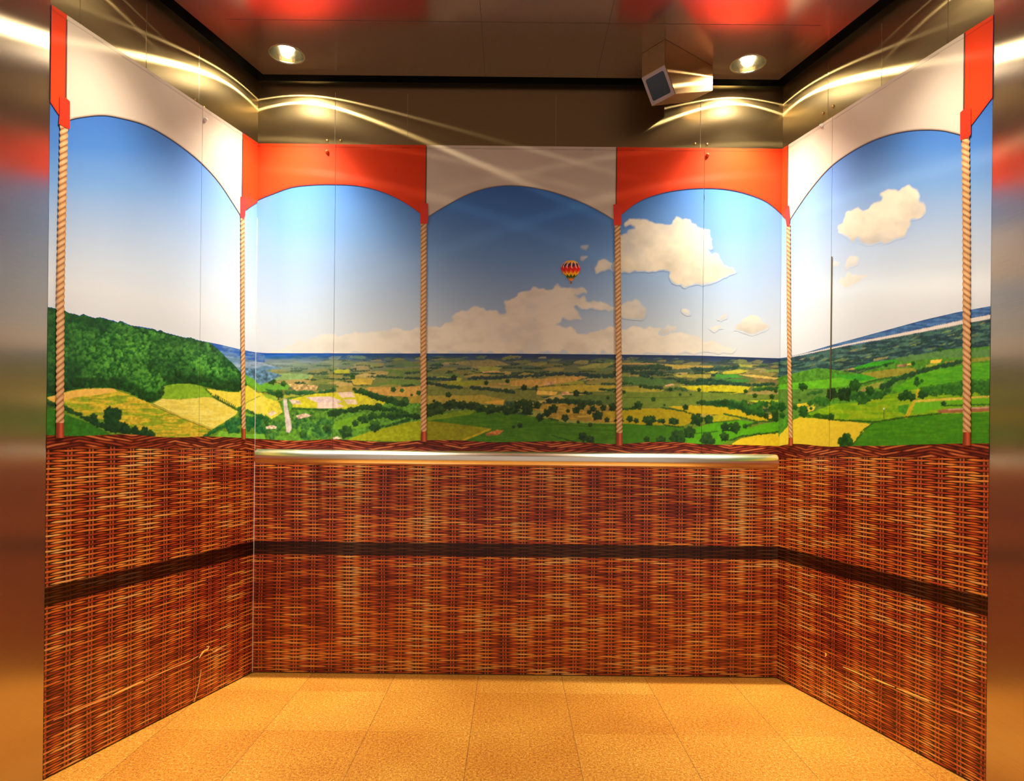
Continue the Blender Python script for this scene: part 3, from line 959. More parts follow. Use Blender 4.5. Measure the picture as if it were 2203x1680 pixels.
# ------------------------------------------------------------------ print meshes
def grid_mesh(name, wall, US, ZS, rgba, off, mat, parent, keep=None, uv=False, **kw):
    """US, ZS: (rows, cols) arrays of wall coordinates"""
    R, Cn = US.shape
    co = np.empty((R, Cn, 3))
    co[..., 0] = wall.P0.x + wall.d.x * US + wall.n.x * off
    co[..., 1] = wall.P0.y + wall.d.y * US + wall.n.y * off
    co[..., 2] = ZS
    idx = np.arange(R * Cn).reshape(R, Cn)
    q = np.stack([idx[:-1, :-1], idx[:-1, 1:], idx[1:, 1:], idx[1:, :-1]], -1).reshape(-1, 4)
    if keep is not None:
        kf = (keep[:-1, :-1] | keep[:-1, 1:] | keep[1:, 1:] | keep[1:, :-1]).reshape(-1)
        q = q[kf]
        if len(q) == 0:
            return None
        used = np.unique(q)
        rem = np.full(R * Cn, -1)
        rem[used] = np.arange(len(used))
        q = rem[q]
        co = co.reshape(-1, 3)[used]
        if rgba is not None:
            rgba = rgba.reshape(-1, rgba.shape[-1])[used]
        US = US.reshape(-1)[used]
        ZS = ZS.reshape(-1)[used]
    co = co.reshape(-1, 3)
    me = bpy.data.meshes.new(name)
    me.vertices.add(len(co))
    me.vertices.foreach_set('co', co.astype(np.float32).ravel())
    me.loops.add(len(q) * 4)
    me.loops.foreach_set('vertex_index', q.astype(np.int32).ravel())
    me.polygons.add(len(q))
    me.polygons.foreach_set('loop_start', np.arange(0, len(q) * 4, 4, dtype=np.int32))
    me.polygons.foreach_set('loop_total', np.full(len(q), 4, dtype=np.int32))
    me.update(calc_edges=True)
    if rgba is not None:
        rgba = rgba.reshape(-1, rgba.shape[-1])
        if rgba.shape[1] == 3:
            rgba = np.concatenate([rgba, np.ones((len(rgba), 1))], 1)
        at = me.color_attributes.new('ink', 'FLOAT_COLOR', 'POINT')
        at.data.foreach_set('color', rgba.astype(np.float32).ravel())
    if uv:
        l = me.uv_layers.new(name='weave')
        uvs = np.stack([US.ravel() + wall.u0, ZS.ravel()], -1)[q.ravel()]
        l.data.foreach_set('uv', uvs.astype(np.float32).ravel())
    me.validate()
    return obj(name, me, mat, parent, **kw)


def curve(wall, pts):
    """pixel polyline -> sampled z(u)"""
    uz = sorted(wall.inv(*p) for p in pts)
    us = [p[0] for p in uz]
    zs = [p[1] for p in uz]
    return lambda u: np.interp(u, us, zs)


def smoothcurve(wall, pts):
    uz = sorted(wall.inv(*p) for p in pts)
    us = np.array([p[0] for p in uz])
    zs = np.array([p[1] for p in uz])

    def f(u):
        # Catmull-Rom
        u = np.asarray(u, float)
        i = np.clip(np.searchsorted(us, u) - 1, 0, len(us) - 2)
        m = np.gradient(zs, us)
        h = us[i + 1] - us[i]
        t = np.clip((u - us[i]) / h, 0, 1)
        return (2 * t**3 - 3 * t**2 + 1) * zs[i] + (t**3 - 2 * t**2 + t) * h * m[i] + (-2 * t**3 + 3 * t**2) * zs[i + 1] + (t**3 - t**2) * h * m[i + 1]
    return f


def strip(name, wall, ua, ub, zlo, zhi, du, nr, colfn, off, mat, parent, uv=False, **kw):
    n = max(2, int((ub - ua) / du) + 2)
    u = np.linspace(ua, ub, n)
    lo, hi = zlo(u), zhi(u)
    t = np.linspace(0, 1, nr)[:, None]
    US = np.repeat(u[None], nr, 0)
    ZS = lo[None] * (1 - t) + hi[None] * t
    px, py = wall.px(US, ZS)
    rgba = colfn(US, ZS, px, py, ZS - lo[None], hi[None] - ZS) if colfn else None
    return grid_mesh(name, wall, US, ZS, rgba, off, mat, parent, uv=uv, **kw)


const = lambda z: (lambda u: np.full(np.shape(u), z))


def sky_col(US, ZS, px, py, a=None, b=None):
    s = (py - 270) / (horizon(px) - 270)
    s = s - 0.16 * np.exp(-((px - 1150) / 260) ** 2) + 0.14 * np.clip((600 - px) / 80, 0, 1) + 0.15 * np.clip((px - 1620) / 120, 0, 1)
    s = np.clip(s, 0, 1)
    stops = [0, .25, .45, .65, .85, 1]
    cs = [(.030, .115, .44), (.065, .21, .64), (.16, .34, .74), (.34, .50, .78), (.58, .68, .80), (.76, .77, .74)]
    cool = [(.030, .115, .44), (.065, .21, .64), (.17, .36, .78), (.36, .52, .84), (.56, .69, .90), (.68, .76, .90)]
    A = np.stack([np.interp(s, stops, [c[i] for c in cs]) for i in range(3)], -1)
    B = np.stack([np.interp(s, stops, [c[i] for c in cool]) for i in range(3)], -1)
    w = np.clip((np.abs(px - 1150) - 200) / 350, 0, 1)[..., None]
    return A * (1 - w) + B * w


RIMT = {'left': [(80, 935), (150, 938), (215, 936), (270, 934), (330, 939), (380, 941), (430, 939), (480, 940), (550, 944)],
        'back': [(540, 943), (590, 946), (640, 948), (720, 945), (790, 949), (840, 951), (912, 947), (980, 947), (1060, 951), (1130, 950), (1200, 949), (1330, 955), (1400, 951), (1450, 951), (1520, 956), (1600, 957), (1684, 960)],
        'right': [(1677, 960), (1690, 957), (1800, 961), (1850, 959), (1900, 959), (1990, 956), (2080, 954), (2150, 954)]}
RIMB = {'left': [(80, 969), (150, 964), (270, 960), (350, 965), (430, 961), (550, 970)],
        'back': [(540, 972), (1100, 977), (1684, 984)],
        'right': [(1677, 984), (1850, 981), (2000, 984), (2080, 982), (2150, 990)]}
rimT = {k: smoothcurve(WALLS[k], v) for k, v in RIMT.items()}
rimB = {k: smoothcurve(WALLS[k], v) for k, v in RIMB.items()}
BZ0, BZ1 = 0.478, 0.530


def rim_col(wall):
    def f(US, ZS, px, py, a, b):
        U = US + wall.u0
        per = 0.36
        ph = ((U - 0.28) / per) % 1.0
        tri = np.abs(ph * 2 - 1)                       # 0..1 mirrored slant
        v = ZS / 0.0092 + tri * per * 0.5 / 0.0092 * 0.16
        vv = v + (fbm(U * 1000, ZS * 4000, 60, 61, 2) - .5) * .45
        f1 = np.abs((vv % 1.0) - .5) * 2
        cell = np.floor(vv) * 3.7 + np.floor(U / .115 + np.floor(vv) * .37) * 1.3
        rnd = (np.sin(cell * 12.9898) * 43758.5453) % 1.0
        end = np.abs(((U / .115 + np.floor(vv) * .37) % 1.0) - .5) * 2
        br = np.clip(1 - f1 ** 1.6, 0, 1) * np.clip(1.25 - end ** 3, 0, 1)
        br = br * (.35 + .9 * rnd)
        st = [0, .35, .7, 1.1]
        cs = [(.018, .004, .004), (.13, .014, .008), (.34, .050, .016), (.62, .20, .06)]
        return np.stack([np.interp(br, st, [c[i] for c in cs]) for i in range(3)], -1)
    return f


# ropes: wall, polyline, tab outline
ROPES = [
    ('left', [(134, 268), (130, 450), (126, 650), (125, 914)], [(125, 912), (125, 938)]),
    ('left', [(519, 462), (519, 700), (521, 925)], [(521, 924), (521, 942)]),
    ('back', [(912, 478), (911, 700), (912, 931)], [(912, 930), (912, 947)]),
    ('back', [(1328, 482), (1330, 700), (1332, 934)], [(1332, 933), (1333, 953)]),
    ('right', [(1699, 484), (1700, 700), (1704, 944)], [(1704, 943), (1705, 961)]),
    ('right', [(2081, 296), (2083, 500), (2084, 933)], [(2084, 932), (2084, 956)]),
]
TABS = [
    ('left', [(124, 208), (134, 208), (146, 219), (146, 278), (140, 277), (122, 267), (124, 245)]),
    ('left', [(514, 423), (526, 425), (524, 465), (520, 471), (514, 467)]),
    ('back', [(904, 438), (921, 439), (922, 470), (920, 482), (905, 483)]),
    ('back', [(1319, 441), (1336, 441), (1337, 485), (1320, 486)]),
    ('right', [(1692, 443), (1701, 443), (1703, 470), (1702, 488), (1696, 487), (1693, 470)]),
    ('right', [(2070, 243), (2079, 235), (2093, 233), (2093, 290), (2087, 297), (2070, 302)]),
]
RED = (.70, .045, .009)
WHT = (.62, .53, .46)


def canopy_col(base, hem, seed=0):
    base = np.array(base)

    def f(US, ZS, px, py, a, b):
        n = fbm((US * 900 + ZS * 700), ZS * 500 - US * 300, 120, 31 + seed, 3)
        k = 1 + (n - .5) * .16
        c = base * k[..., None]
        e = np.clip(1 - a / 0.006, 0, 1)[..., None]
        c = c * (1 - e) + np.array(hem) * e
        t = (np.abs(b - 0.012) < 0.0018)[..., None]
        c = np.where(t, c * .72, c)
        return c
    return f


HEMW, HEMR = (.16, .09, .06), (.55, .02, .012)
CAN = {  # wall: list of (x0 px, x1 px at valance, colour, lower edge)
    'left': [((80, 139), 'red', [(80, 195), (103, 218), (122, 246), (135, 262), (150, 275)], 'red_canopy'),
             ((138.5, 519), 'white', [(138, 263), (147, 259), (180, 252), (220, 249), (262, 256), (310, 270), (350, 291), (390, 318), (430, 351), (470, 395), (500, 440), (520, 472)], 'white_canopy'),
             ((518.5, 552), 'red', [(515, 462), (523, 455), (535, 446), (552, 435)], 'red_canopy')],
    'back': [((540, 917), 'red', [(540, 441), (557, 431), (586, 419), (629, 404), (671, 399), (720, 398), (771, 401), (814, 411), (857, 429), (900, 457), (917, 471)], 'red_canopy'),
             ((917, 1325.5), 'white', [(915, 472), (923, 467), (957, 446), (1014, 417), (1050, 406), (1100, 401), (1120, 402), (1166, 409), (1223, 426), (1280, 451), (1317, 473), (1327, 480)], 'white_canopy'),
             ((1325.5, 1690), 'red', [(1325, 474), (1337, 463), (1366, 440), (1423, 417), (1466, 409), (1509, 406), (1566, 409), (1609, 419), (1651, 437), (1690, 470)], 'red_canopy')],
    'right': [((1670, 1697.5), 'red', [(1670, 448), (1677, 454), (1692, 471), (1700, 478)], 'red_canopy'),
              ((1697.5, 2078), 'white', [(1695, 484), (1704, 470), (1746, 409), (1786, 363), (1832, 329), (1889, 300), (1932, 287), (1989, 280), (2032, 282), (2070, 291), (2080, 294)], 'white_canopy'),
              ((2078, 2150), 'red', [(2076, 286), (2093, 270), (2110, 248), (2131, 220), (2150, 196)], 'red_canopy')]}

Zc = Z(1260, 440, 5.007)
Zk = Z(880, 590, 4.237)
Zr = Z(1760, 380, 5.797)
CLOUDS = [
    ('back', Zc([(440, 190), (490, 150), (590, 145), (640, 190), (710, 180), (760, 225), (840, 205), (900, 195), (980, 160), (1100, 165), (1150, 225), (1240, 245), (1310, 290), (1340, 370), (1390, 365), (1370, 480), (1290, 500), (1320, 550), (1440, 590), (1460, 640), (1590, 730), (1500, 800), (1310, 850), (1240, 860), (950, 850), (870, 790), (900, 740), (760, 700), (560, 730), (400, 740), (300, 700), (340, 500), (340, 350), (530, 280), (520, 220), (460, 240)]), 3.0, 1.0),
    ('back', Zc([(75, 700), (140, 620), (220, 605), (300, 650), (340, 715), (200, 715), (110, 745)]), 2.2, .9),
    ('back', Zc([(360, 1100), (540, 1010), (650, 1110), (620, 1220), (450, 1230), (380, 1180)]), 2.5, .8),
    ('back', Zc([(1035, 1130), (1090, 1115), (1115, 1185), (1060, 1175)]), 1.6, .7),
    ('back', Zc([(780, 1390), (900, 1300), (990, 1310), (950, 1360), (860, 1395)]), 2.2, .6),
    ('back', Zc([(1400, 1220), (1550, 1190), (1520, 1240), (1430, 1245)]), 2.0, .7),
    ('back', Zc([(1320, 1350), (1400, 1310), (1480, 1340), (1380, 1370)]), 2.0, .6),
    ('back', Zc([(1590, 1340), (1690, 1220), (1740, 1170), (1840, 1210), (1860, 1260), (1950, 1290), (1900, 1350), (1820, 1400), (1700, 1380)]), 2.6, .85),
    ('back', Zk([(-1300, 690), (-900, 590), (-560, 545), (-300, 530), (0, 500), (110, 485), (270, 490), (380, 430), (430, 370), (560, 310), (700, 320), (800, 360), (920, 350), (850, 250), (960, 190), (1100, 140), (1200, 120), (1290, 150), (1370, 100), (1500, 120), (1580, 130), (1590, 190), (1480, 200), (1600, 250), (1750, 240), (1890, 280), (1890, 320), (1750, 340), (1640, 310), (1530, 290), (1560, 370), (1590, 410), (1420, 425), (1300, 470), (1420, 490), (1550, 530), (1640, 540), (1750, 490), (2300, 500), (2700, 600), (3000, 700), (2700, 716), (-1200, 712)]), 4.0, .8),
    ('back', [(1245, 560), (1250, 551), (1262, 550), (1264, 556), (1253, 561)], 1.6, .6),
    ('back', [(1249, 535), (1256, 529), (1268, 528), (1262, 538)], 1.6, .5),
    ('right', Zr([(250, 640), (330, 520), (380, 430), (500, 410), (600, 420), (700, 350), (850, 240), (760, 260), (900, 160), (1000, 165), (1120, 125), (1240, 160), (1310, 280), (1360, 420), (1280, 520), (1150, 560), (1160, 640), (1050, 740), (900, 800), (740, 830), (580, 810), (540, 760), (460, 810), (400, 740), (270, 690)]), 2.6, .95),
    ('right', Zr([(330, 1110), (400, 1000), (480, 985), (520, 1020), (440, 1110), (360, 1140)]), 2.4, .6),
    ('right', Zr([(150, 1120), (200, 1060), (260, 1080), (240, 1120)]), 2.2, .55),
    ('right', Zr([(255, 1310), (370, 1185), (430, 1240), (560, 1200), (640, 1260), (480, 1320), (330, 1400)]), 2.4, .65),
]


def blur(a, n):
    for _ in range(3):
        k = max(1, int(n))
        c = np.cumsum(np.pad(a, ((k + 1, k), (0, 0)), 'edge'), 0)
        a = (c[2 * k + 1:] - c[:-2 * k - 1]) / (2 * k + 1)
        c = np.cumsum(np.pad(a, ((0, 0), (k + 1, k)), 'edge'), 1)
        a = (c[:, 2 * k + 1:] - c[:, :-2 * k - 1]) / (2 * k + 1)
    return a


def make_cloud(wall, pts, bl, dens, ua, ub, parent, lift=0.0):
    pad = 12
    us = [wall.inv(*p)[0] for p in pts]
    zs = [wall.inv(*p)[1] for p in pts]
    a, b = max(min(us) - .03, ua), min(max(us) + .03, ub)
    if b - a < .004:
        return
    step = 0.0029
    u = np.linspace(a, b, int((b - a) / step) + 2)
    z = np.linspace(min(zs) - .03, max(zs) + .03, int((max(zs) - min(zs) + .06) / step) + 2)
    US, ZS = np.meshgrid(u, z)
    px, py = wall.px(US, ZS)
    wx = px + (fbm(px, py, 26, 51, 4) - .5) * 22 * (bl / 3) + (fbm(px, py, 9, 55, 3) - .5) * 9
    wy = py + (fbm(px, py, 22, 52, 4) - .5) * 18 * (bl / 3) + (fbm(px, py, 9, 56, 3) - .5) * 8
    m = inpoly(wx, wy, pts).astype(float)
    m = blur(m, bl / 3 + .4)
    n = fbm(px, py, 16, 53, 4)
    al = np.clip((m - .15) * 1.5 + (n - .5) * np.clip(1.4 - 1.4 * m, 0, 1) * 1.6, 0, 1) * dens * np.clip(m * 5, 0, 1) * np.clip(1.15 - .5 * np.clip(fbm(px, py, 60, 57, 3) - .5, 0, 1) * 2, .5, 1)
    # soft vapour body: bright crown, greyer belly
    zr = (ZS - min(zs)) / (max(zs) - min(zs))
    k = np.clip(.78 + .22 * np.clip(zr * 1.3, 0, 1) + (fbm(px, py, 40, 58, 4) - .5) * .45, .6, 1.0)[..., None]
    long_ = max(p[0] for p in pts) - min(p[0] for p in pts) > 500
    if long_:
        k = np.clip(.98 + (fbm(px, py * 1.6, 46, 58, 4) - .5) * .55, .72, 1.05)[..., None]
    else:
        t_ = np.clip((fbm(px, py * 1.5, 60, 59, 3) - .52) * 3, 0, 1)[..., None]
        k = k * (1 - t_ * np.array((.26, .22, .12)))
    c = np.array((.88, .81, .68)) * k
    if long_:      # the long bank melts into the haze low down
        al = al * np.clip(1.35 - np.abs(px - 1150) / 620, 0, 1)
    rgb = sky_col(US, ZS, px, py) * (1 - al[..., None]) + c * al[..., None]
    grid_mesh('cloud', wall, US, ZS, rgb, BT + .0005 + lift, M_PRINT, parent, keep=al > .02)


def in_rng(wall, pxs, py, ua, ub):
    a = wall.inv(pxs[0], py)[0]
    b = wall.inv(pxs[1], py)[0]
    return max(a, ua), min(b, ub)


def poly_part(name, wall, pts, off, th, mat, parent, col=None):
    """flat print patch with an outline given on the wall, as a thin solid"""
    bm = bmesh.new()
    uz = [wall.inv(*p) for p in pts]
    add_prism(bm, uz, wall.M(off), (0, th))
    o = obj(name, bm, mat, parent)
    return o


M_TAB = plain('red tab print', (.70, .030, .010), .33)
M_FERR = plain('leather sleeve print', (.36, .042, .020), .33)


def mural_panel(side, ua, ub, label):
    w = WALLS[side]
    c = w.xyz((ua + ub) / 2, 0)
    root = empty('mural_panel', (0, 0, 0), label=label, cat='wall panel', group='printed mural panels lining the lift')
    g = 0.0006
    ua_, ub_ = ua + g, ub - g
    bm = bmesh.new()
    add_box(bm, (ua_, 0.004, 0.0002), (ub_, ZT, BT), w.M())
    obj('board', bm, M_BOARD, root)
    T, B = rimT[side], rimB[side]
    hz_ = lambda u: np.array([wall_h(w, x) for x in np.atleast_1d(u)])
    # sky
    strip('sky_print', w, ua_, ub_, lambda u: hz_(u) - .012, const(ZT), .004, 70, sky_col, BT + .0004, M_PRINT, root)
    # landscape
    strip('landscape_print', w, ua_, ub_, lambda u: T(u) - .01, lambda u: hz_(u), .0024, int(.44 / .0026) if side != 'back' else 150,
          lambda US, ZS, px, py, a, b: sample(INK, px, py), BT + .0008, M_PRINT, root)
    for i_, (s, pts, bl, de) in enumerate(CLOUDS):
        if s == side:
            make_cloud(w, pts, bl, de, ua_, ub_, root, (len(CLOUDS) - i_) * .000015)
    # basket
    strip('basket_weave', w, ua_, ub_, const(.004), lambda u: B(u) + .003, .02, 3, None, BT + .0006, M_WEAVE, root, uv=True)
    strip('basket_band', w, ua_, ub_, const(BZ0), const(BZ1), .05, 2, None, BT + .0010, M_BAND, root, uv=True)
    strip('basket_rim', w, ua_, ub_, B, T, .0016, 26, rim_col(w), BT + .0014, M_PRINT, root)
    # canopy
    for k, (xs, cn, pts, nm) in enumerate(CAN[side]):
        ymid = 400 if side == 'back' else pts[len(pts) // 2][1] - 60
        a, b = w.inv(xs[0], ymid)[0], w.inv(xs[1], ymid)[0]
        a, b = max(a, ua_), min(b, ub_)
        if b - a < .002:
            continue
        f = smoothcurve(w, pts)
        rows = 40
        col = canopy_col(WHT if cn == 'white' else RED, HEMW if cn == 'white' else HEMR, k)
        n = max(2, int((b - a) / .004) + 2)
        strip(nm, w, a, b, f, const(ZT), .004, 90, col, BT + .0018 + .0002 * (cn == 'red'), M_PRINT, root)
    # dark seam line printed between the canopy colours
    for k, (xs, cn, pts, nm) in enumerate(CAN[side][:-1]):
        x = xs[1]
        py0 = {('left', 0): (42, 212), ('left', 1): (300, 440), ('back', 0): (316, 440), ('back', 1): (318, 442), ('right', 0): (310, 445), ('right', 1): (64, 236)}[(side, k)]
        u1 = w.inv(x if not (side == 'left' and k == 0) else 139, sum(py0) / 2)[0]
        if ua_ < u1 < ub_:
            bm = bmesh.new()
            z1 = min(w.inv(x, py0[0])[1], ZT - .001)
            z0 = w.inv(x, py0[1])[1]
            add_box(bm, (u1 - .0022, z0, 0), (u1 + .0022, z1, .0003), w.M(BT + .0022))
            obj('canopy_seam', bm, M_SEAM, root)
    for (s, pl, fe), (s2, tab) in zip(ROPES, TABS):
        if s != side:
            continue
        uz = [w.inv(*p) for p in pl]
        if not (ua_ < uz[0][0] < ub_):
            continue
        z0, z1 = uz[-1][1], uz[0][1]
        z = np.arange(z0, z1, .0016)
        uc = np.interp(z, [p[1] for p in uz][::-1], [p[0] for p in uz][::-1])
        hw = .0118
        v = np.linspace(-1, 1, 13)
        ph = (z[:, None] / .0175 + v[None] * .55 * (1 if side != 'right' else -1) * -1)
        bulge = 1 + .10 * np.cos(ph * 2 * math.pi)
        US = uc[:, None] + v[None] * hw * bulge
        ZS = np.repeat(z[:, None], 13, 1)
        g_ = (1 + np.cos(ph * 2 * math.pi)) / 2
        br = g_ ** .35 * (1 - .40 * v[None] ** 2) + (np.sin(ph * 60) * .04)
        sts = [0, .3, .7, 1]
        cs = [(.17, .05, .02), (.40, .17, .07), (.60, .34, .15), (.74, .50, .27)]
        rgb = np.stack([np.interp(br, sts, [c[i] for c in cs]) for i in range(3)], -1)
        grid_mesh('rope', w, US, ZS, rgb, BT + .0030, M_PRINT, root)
        fz = [w.inv(*p) for p in fe]
        us_, zt_, zb_ = fz[0][0], fz[0][1], float(T(fz[1][0])) - .006
        z = np.linspace(zb_, zt_ + .003, 18)
        v = np.linspace(-1, 1, 11)
        US = us_ + v[None] * .0128 * (1 - .12 * (z[:, None] - zb_) / (zt_ - zb_))
        ZS = np.repeat(z[:, None], 11, 1)
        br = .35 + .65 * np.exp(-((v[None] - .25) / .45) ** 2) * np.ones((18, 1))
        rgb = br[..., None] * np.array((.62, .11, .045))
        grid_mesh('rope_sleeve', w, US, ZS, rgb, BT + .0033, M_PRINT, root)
        poly_part('canopy_tab', w, tab, BT + .0032, .0005, M_TAB, root)
    return root


M_SEAM = plain('dark stitch print', (.10, .03, .02), .4)


def wall_h(w, u):
    """world height of the printed horizon at u, found by walking the wall"""
    zlo, zhi = 0.9, 1.5
    for _ in range(22):
        m = (zlo + zhi) / 2
        px, py = w.px(u, m)
        if py > float(horizon(px)):
            zlo = m
        else:
            zhi = m
    return (zlo + zhi) / 2


_hc = {}


def make_hcache(w):
    us = np.linspace(-.02, w.L + .02, 420)
    zs = np.array([wall_h(w, x) for x in us])
    return lambda u: float(np.interp(u, us, zs))


for k_, w_ in WALLS.items():
    _hc[id(w_)] = make_hcache(w_)
_slow = wall_h
wall_h = lambda w, u: _hc[id(w)](u)

sL = pxu(WL, 429, 620)
sB1 = pxu(WB, 719, 700)
sB2 = pxu(WB, 1511, 700)
sR = pxu(WR, 1789, 700)

panels = {}
panels['LF'] = mural_panel('left', -0.0, sL, 'broad left wall mural panel showing the wooded hill beside the steel front jamb')
panels['LB'] = mural_panel('left', sL, WL.L - .0045, 'narrow left wall mural panel at the back corner, with red canopy beside white')
panels['BL'] = mural_panel('back', .0, sB1, 'narrow mural panel at the left end of the back wall, with white greenhouses and road')
panels['BM'] = mural_panel('back', sB1, sB2, 'wide middle mural panel of the back wall with the small hot air balloon')
panels['BR'] = mural_panel('back', sB2, WB.L, 'narrow mural panel at the right end of the back wall, under the bright orange canopy')
panels['RB'] = mural_panel('right', .0045, sR, 'narrow right wall mural panel at the back corner, with yellow field and single rope')
panels['RF'] = mural_panel('right', sR, WR.L, 'broad right wall mural panel with white cloud and river beside the steel front jamb')

# ---- balloon printed on the middle panel
zb = Z(1180, 540, 21.0)
env = [(1000, 445), (1120, 455), (1230, 500), (1330, 570), (1400, 680), (1430, 800), (1400, 930), (1310, 1060), (1200, 1180), (1110, 1290), (1060, 1360), (970, 1360), (890, 1270), (780, 1140), (680, 1030), (600, 920), (555, 790), (590, 680), (660, 580), (770, 500), (880, 455)]
pe = zb(env)
uz = [WB.inv(*p) for p in pe]
u = np.linspace(min(p[0] for p in uz), max(p[0] for p in uz), 60)
z = np.linspace(min(p[1] for p in uz), max(p[1] for p in uz), 64)
US, ZS = np.meshgrid(u, z)
ppx, ppy = WB.px(US, ZS)
bx, by = (ppx - 1180) * 21, (ppy - 540) * 21
m_ = inpoly(ppx, ppy, pe)
cx_ = 1005
wdt_ = np.interp(by, [445, 520, 620, 800, 930, 1140, 1290, 1360], [60, 260, 370, 437, 410, 290, 110, 45])
ang = np.arcsin(np.clip((bx - cx_) / wdt_, -1, 1)) / (math.pi / 2)
gore = ang * 3
zig = np.abs((gore % 1.0) - .5) * 2
yy = by + (zig - .5) * 110
bal = np.zeros(US.shape + (3,))
cs_ = [(0, (225, 170, 30)), (545, (60, 40, 70)), (700, (205, 25, 25)), (900, (225, 80, 20)), (985, (235, 165, 20)), (1110, (36, 76, 16)), (1245, (230, 120, 30))]
for t_, c_ in cs_:
    bal = np.where((yy > t_)[..., None], np.array(S(*c_)), bal)
pale = ((gore * 1.0) % 1.0 < .32) & (yy > 540) & (yy < 800)
bal = np.where(pale[..., None], np.array(S(226, 170, 160)), bal)
bal = bal * (0.75 + .5 * np.clip((ang + 1) / 2, 0, 1))[..., None]
gob = grid_mesh('printed_balloon', WB, US, ZS, bal * 1.3, BT + .0022, M_PRINT, panels['BM'], keep=m_, label='small hot air balloon printed in red, yellow and green')
poly_part('balloon_basket', WB, zb([(975, 1400), (1055, 1400), (1050, 1490), (980, 1490)]), BT + .0024, .0003, plain('balloon basket print', (.34, .09, .03), .4), gob)

# ---- fixing caps and torn vinyl
def cap(wall, px, py, mat, parent, r=.0075):
    bm = bmesh.new()
    u_, z_ = wall.inv(px, py)
    add_lathe(bm, [(r, 0), (r * 1.0, .002), (r * .85, .006), (r * .5, .0095), (0, .0105)], 20, wall.M(BT + .0018) @ Matrix.Translation((u_, z_, 0)))
    smooth(obj('fixing_cap', bm, mat, parent))


cap(WL, 438, 258, M_KNOBW, panels['LB'])
cap(WB, 705, 328, M_KNOBR, panels['BL'])
cap(WB, 1521, 335, M_KNOBR, panels['BR'])
cap(WR, 1771, 271, M_KNOBW, panels['RB'])


def tear(wall, pts, w_, mat, parent):
    bm = bmesh.new()
    add_ribbon(bm, [wall.inv(*p) for p in pts], w_, wall.M(BT + .0010))
    obj('torn_edge', bm, mat, parent)


tear(WL, [(112, 1549), (150, 1533), (200, 1512), (235, 1496)], .0022, M_TEAR, panels['LF'])
tear(WL, [(238, 1495), (270, 1481), (305, 1465)], .0042, M_TEARL, panels['LF'])
tear(WL, [(310, 1463), (360, 1440), (405, 1422), (424, 1411)], .003, M_TEAR, panels['LF'])
tear(WL, [(426, 1415), (433, 1404), (438, 1399), (444, 1397), (447, 1391), (442, 1390)], .006, M_TEARL, panels['LB'])
tear(WL, [(449, 1396), (458, 1402), (466, 1397), (477, 1395)], .0025, M_TEAR, panels['LB'])
tear(WL, [(430, 1440), (427, 1460), (423, 1480), (415, 1509)], .0018, M_TEARL, panels['LF'])
tear(WR, [(1778, 1404), (1780, 1409), (1778, 1412)], .008, M_TEARL, panels['RB'])
tear(WR, [(1816, 1434), (1840, 1444), (1860, 1452)], .005, M_TEARL, panels['RF'])
tear(WR, [(1880, 1459), (1905, 1469), (1928, 1478)], .005, M_TEARL, panels['RF'])
tear(WR, [(1932, 1480), (1950, 1487), (1975, 1496), (2002, 1508)], .0038, M_TEARL, panels['RF'])
tear(WR, [(2030, 1518), (2060, 1529), (2105, 1546)], .003, M_TEAR, panels['RF'])
# peeled dark join on the right wall seam
bm = bmesh.new()
ur = pxu(WR, 1791, 700)
add_box(bm, (ur - .0022, WR.inv(1792, 860)[1], 0), (ur + .0018, WR.inv(1790, 553)[1], .0007), WR.M(BT + .0016))
obj('open_join', bm, plain('open join', (.10, .07, .02), .5), panels['RF'])
bm = bmesh.new()
ub_ = pxu(WB, 1513, 500)
for (y0, y1) in ((418, 428),):
    add_box(bm, (ub_ + .002, WB.inv(1514, y1)[1], 0), (ub_ + .0045, WB.inv(1514, y0)[1], .0005), WB.M(BT + .0012))
obj('chipped_edge', bm, plain('chip', (.12, .2, .42), .5), panels['BR'])

# ------------------------------------------------------------------ the lift shell
def wallbox(name, w, z0, z1, mat, ua=0.0, ub=None):
    bm = bmesh.new()
    add_box(bm, (ua, z0, -.03), (w.L if ub is None else ub, z1, 0), w.M())
    return obj(name, bm, mat, None, kind='structure')


wl_ = wallbox('wall_left', WL, 0, ZC, M_STEEL, -.0, WL.L + .0)
wb_ = wallbox('wall_back', WB, 0, ZC, M_STEEL, -.03, WB.L + .03)
wr_ = wallbox('wall_right', WR, 0, ZC, M_STEEL)


def joint(w, px, py, parent, wd=.0022):
    u_ = w.inv(px, py)[0]
    bm = bmesh.new()
    add_box(bm, (u_ - wd / 2, ZT + .002, 0), (u_ + wd / 2, ZC - .045, .0006), w.M())
    obj('panel_joint', bm, M_JOINT, parent)


def screw(w, px, py, parent):
    u_, z_ = w.inv(px, py)
    bm = bmesh.new()
    add_lathe(bm, [(.0058, 0), (.0056, .0015), (.004, .0034), (0, .0042)], 16, w.M(.0004) @ Matrix.Translation((u_, z_, 0)))
    smooth(obj('screw', bm, M_SCREW, parent))


for px, py in ((172, 30), (315, 100), (428, 180)): joint(WL, px, py, wl_)
for px, py in ((721, 260), (1507, 260)): joint(WB, px, py, wb_)
joint(WB, 877, 260, wb_, .0008)
joint(WB, 1196, 260, wb_, .0006)
for px, py in ((1782, 180), (1897, 120), (2040, 30)): joint(WR, px, py, wr_)
for px, py in ((418, 215), (438, 231)): screw(WL, px, py, wl_)
for px, py in ((704, 303), (733, 303), (1495, 310), (1521, 311)): screw(WB, px, py, wb_)
for px, py in ((1771, 244), (1793, 229)): screw(WR, px, py, wr_)

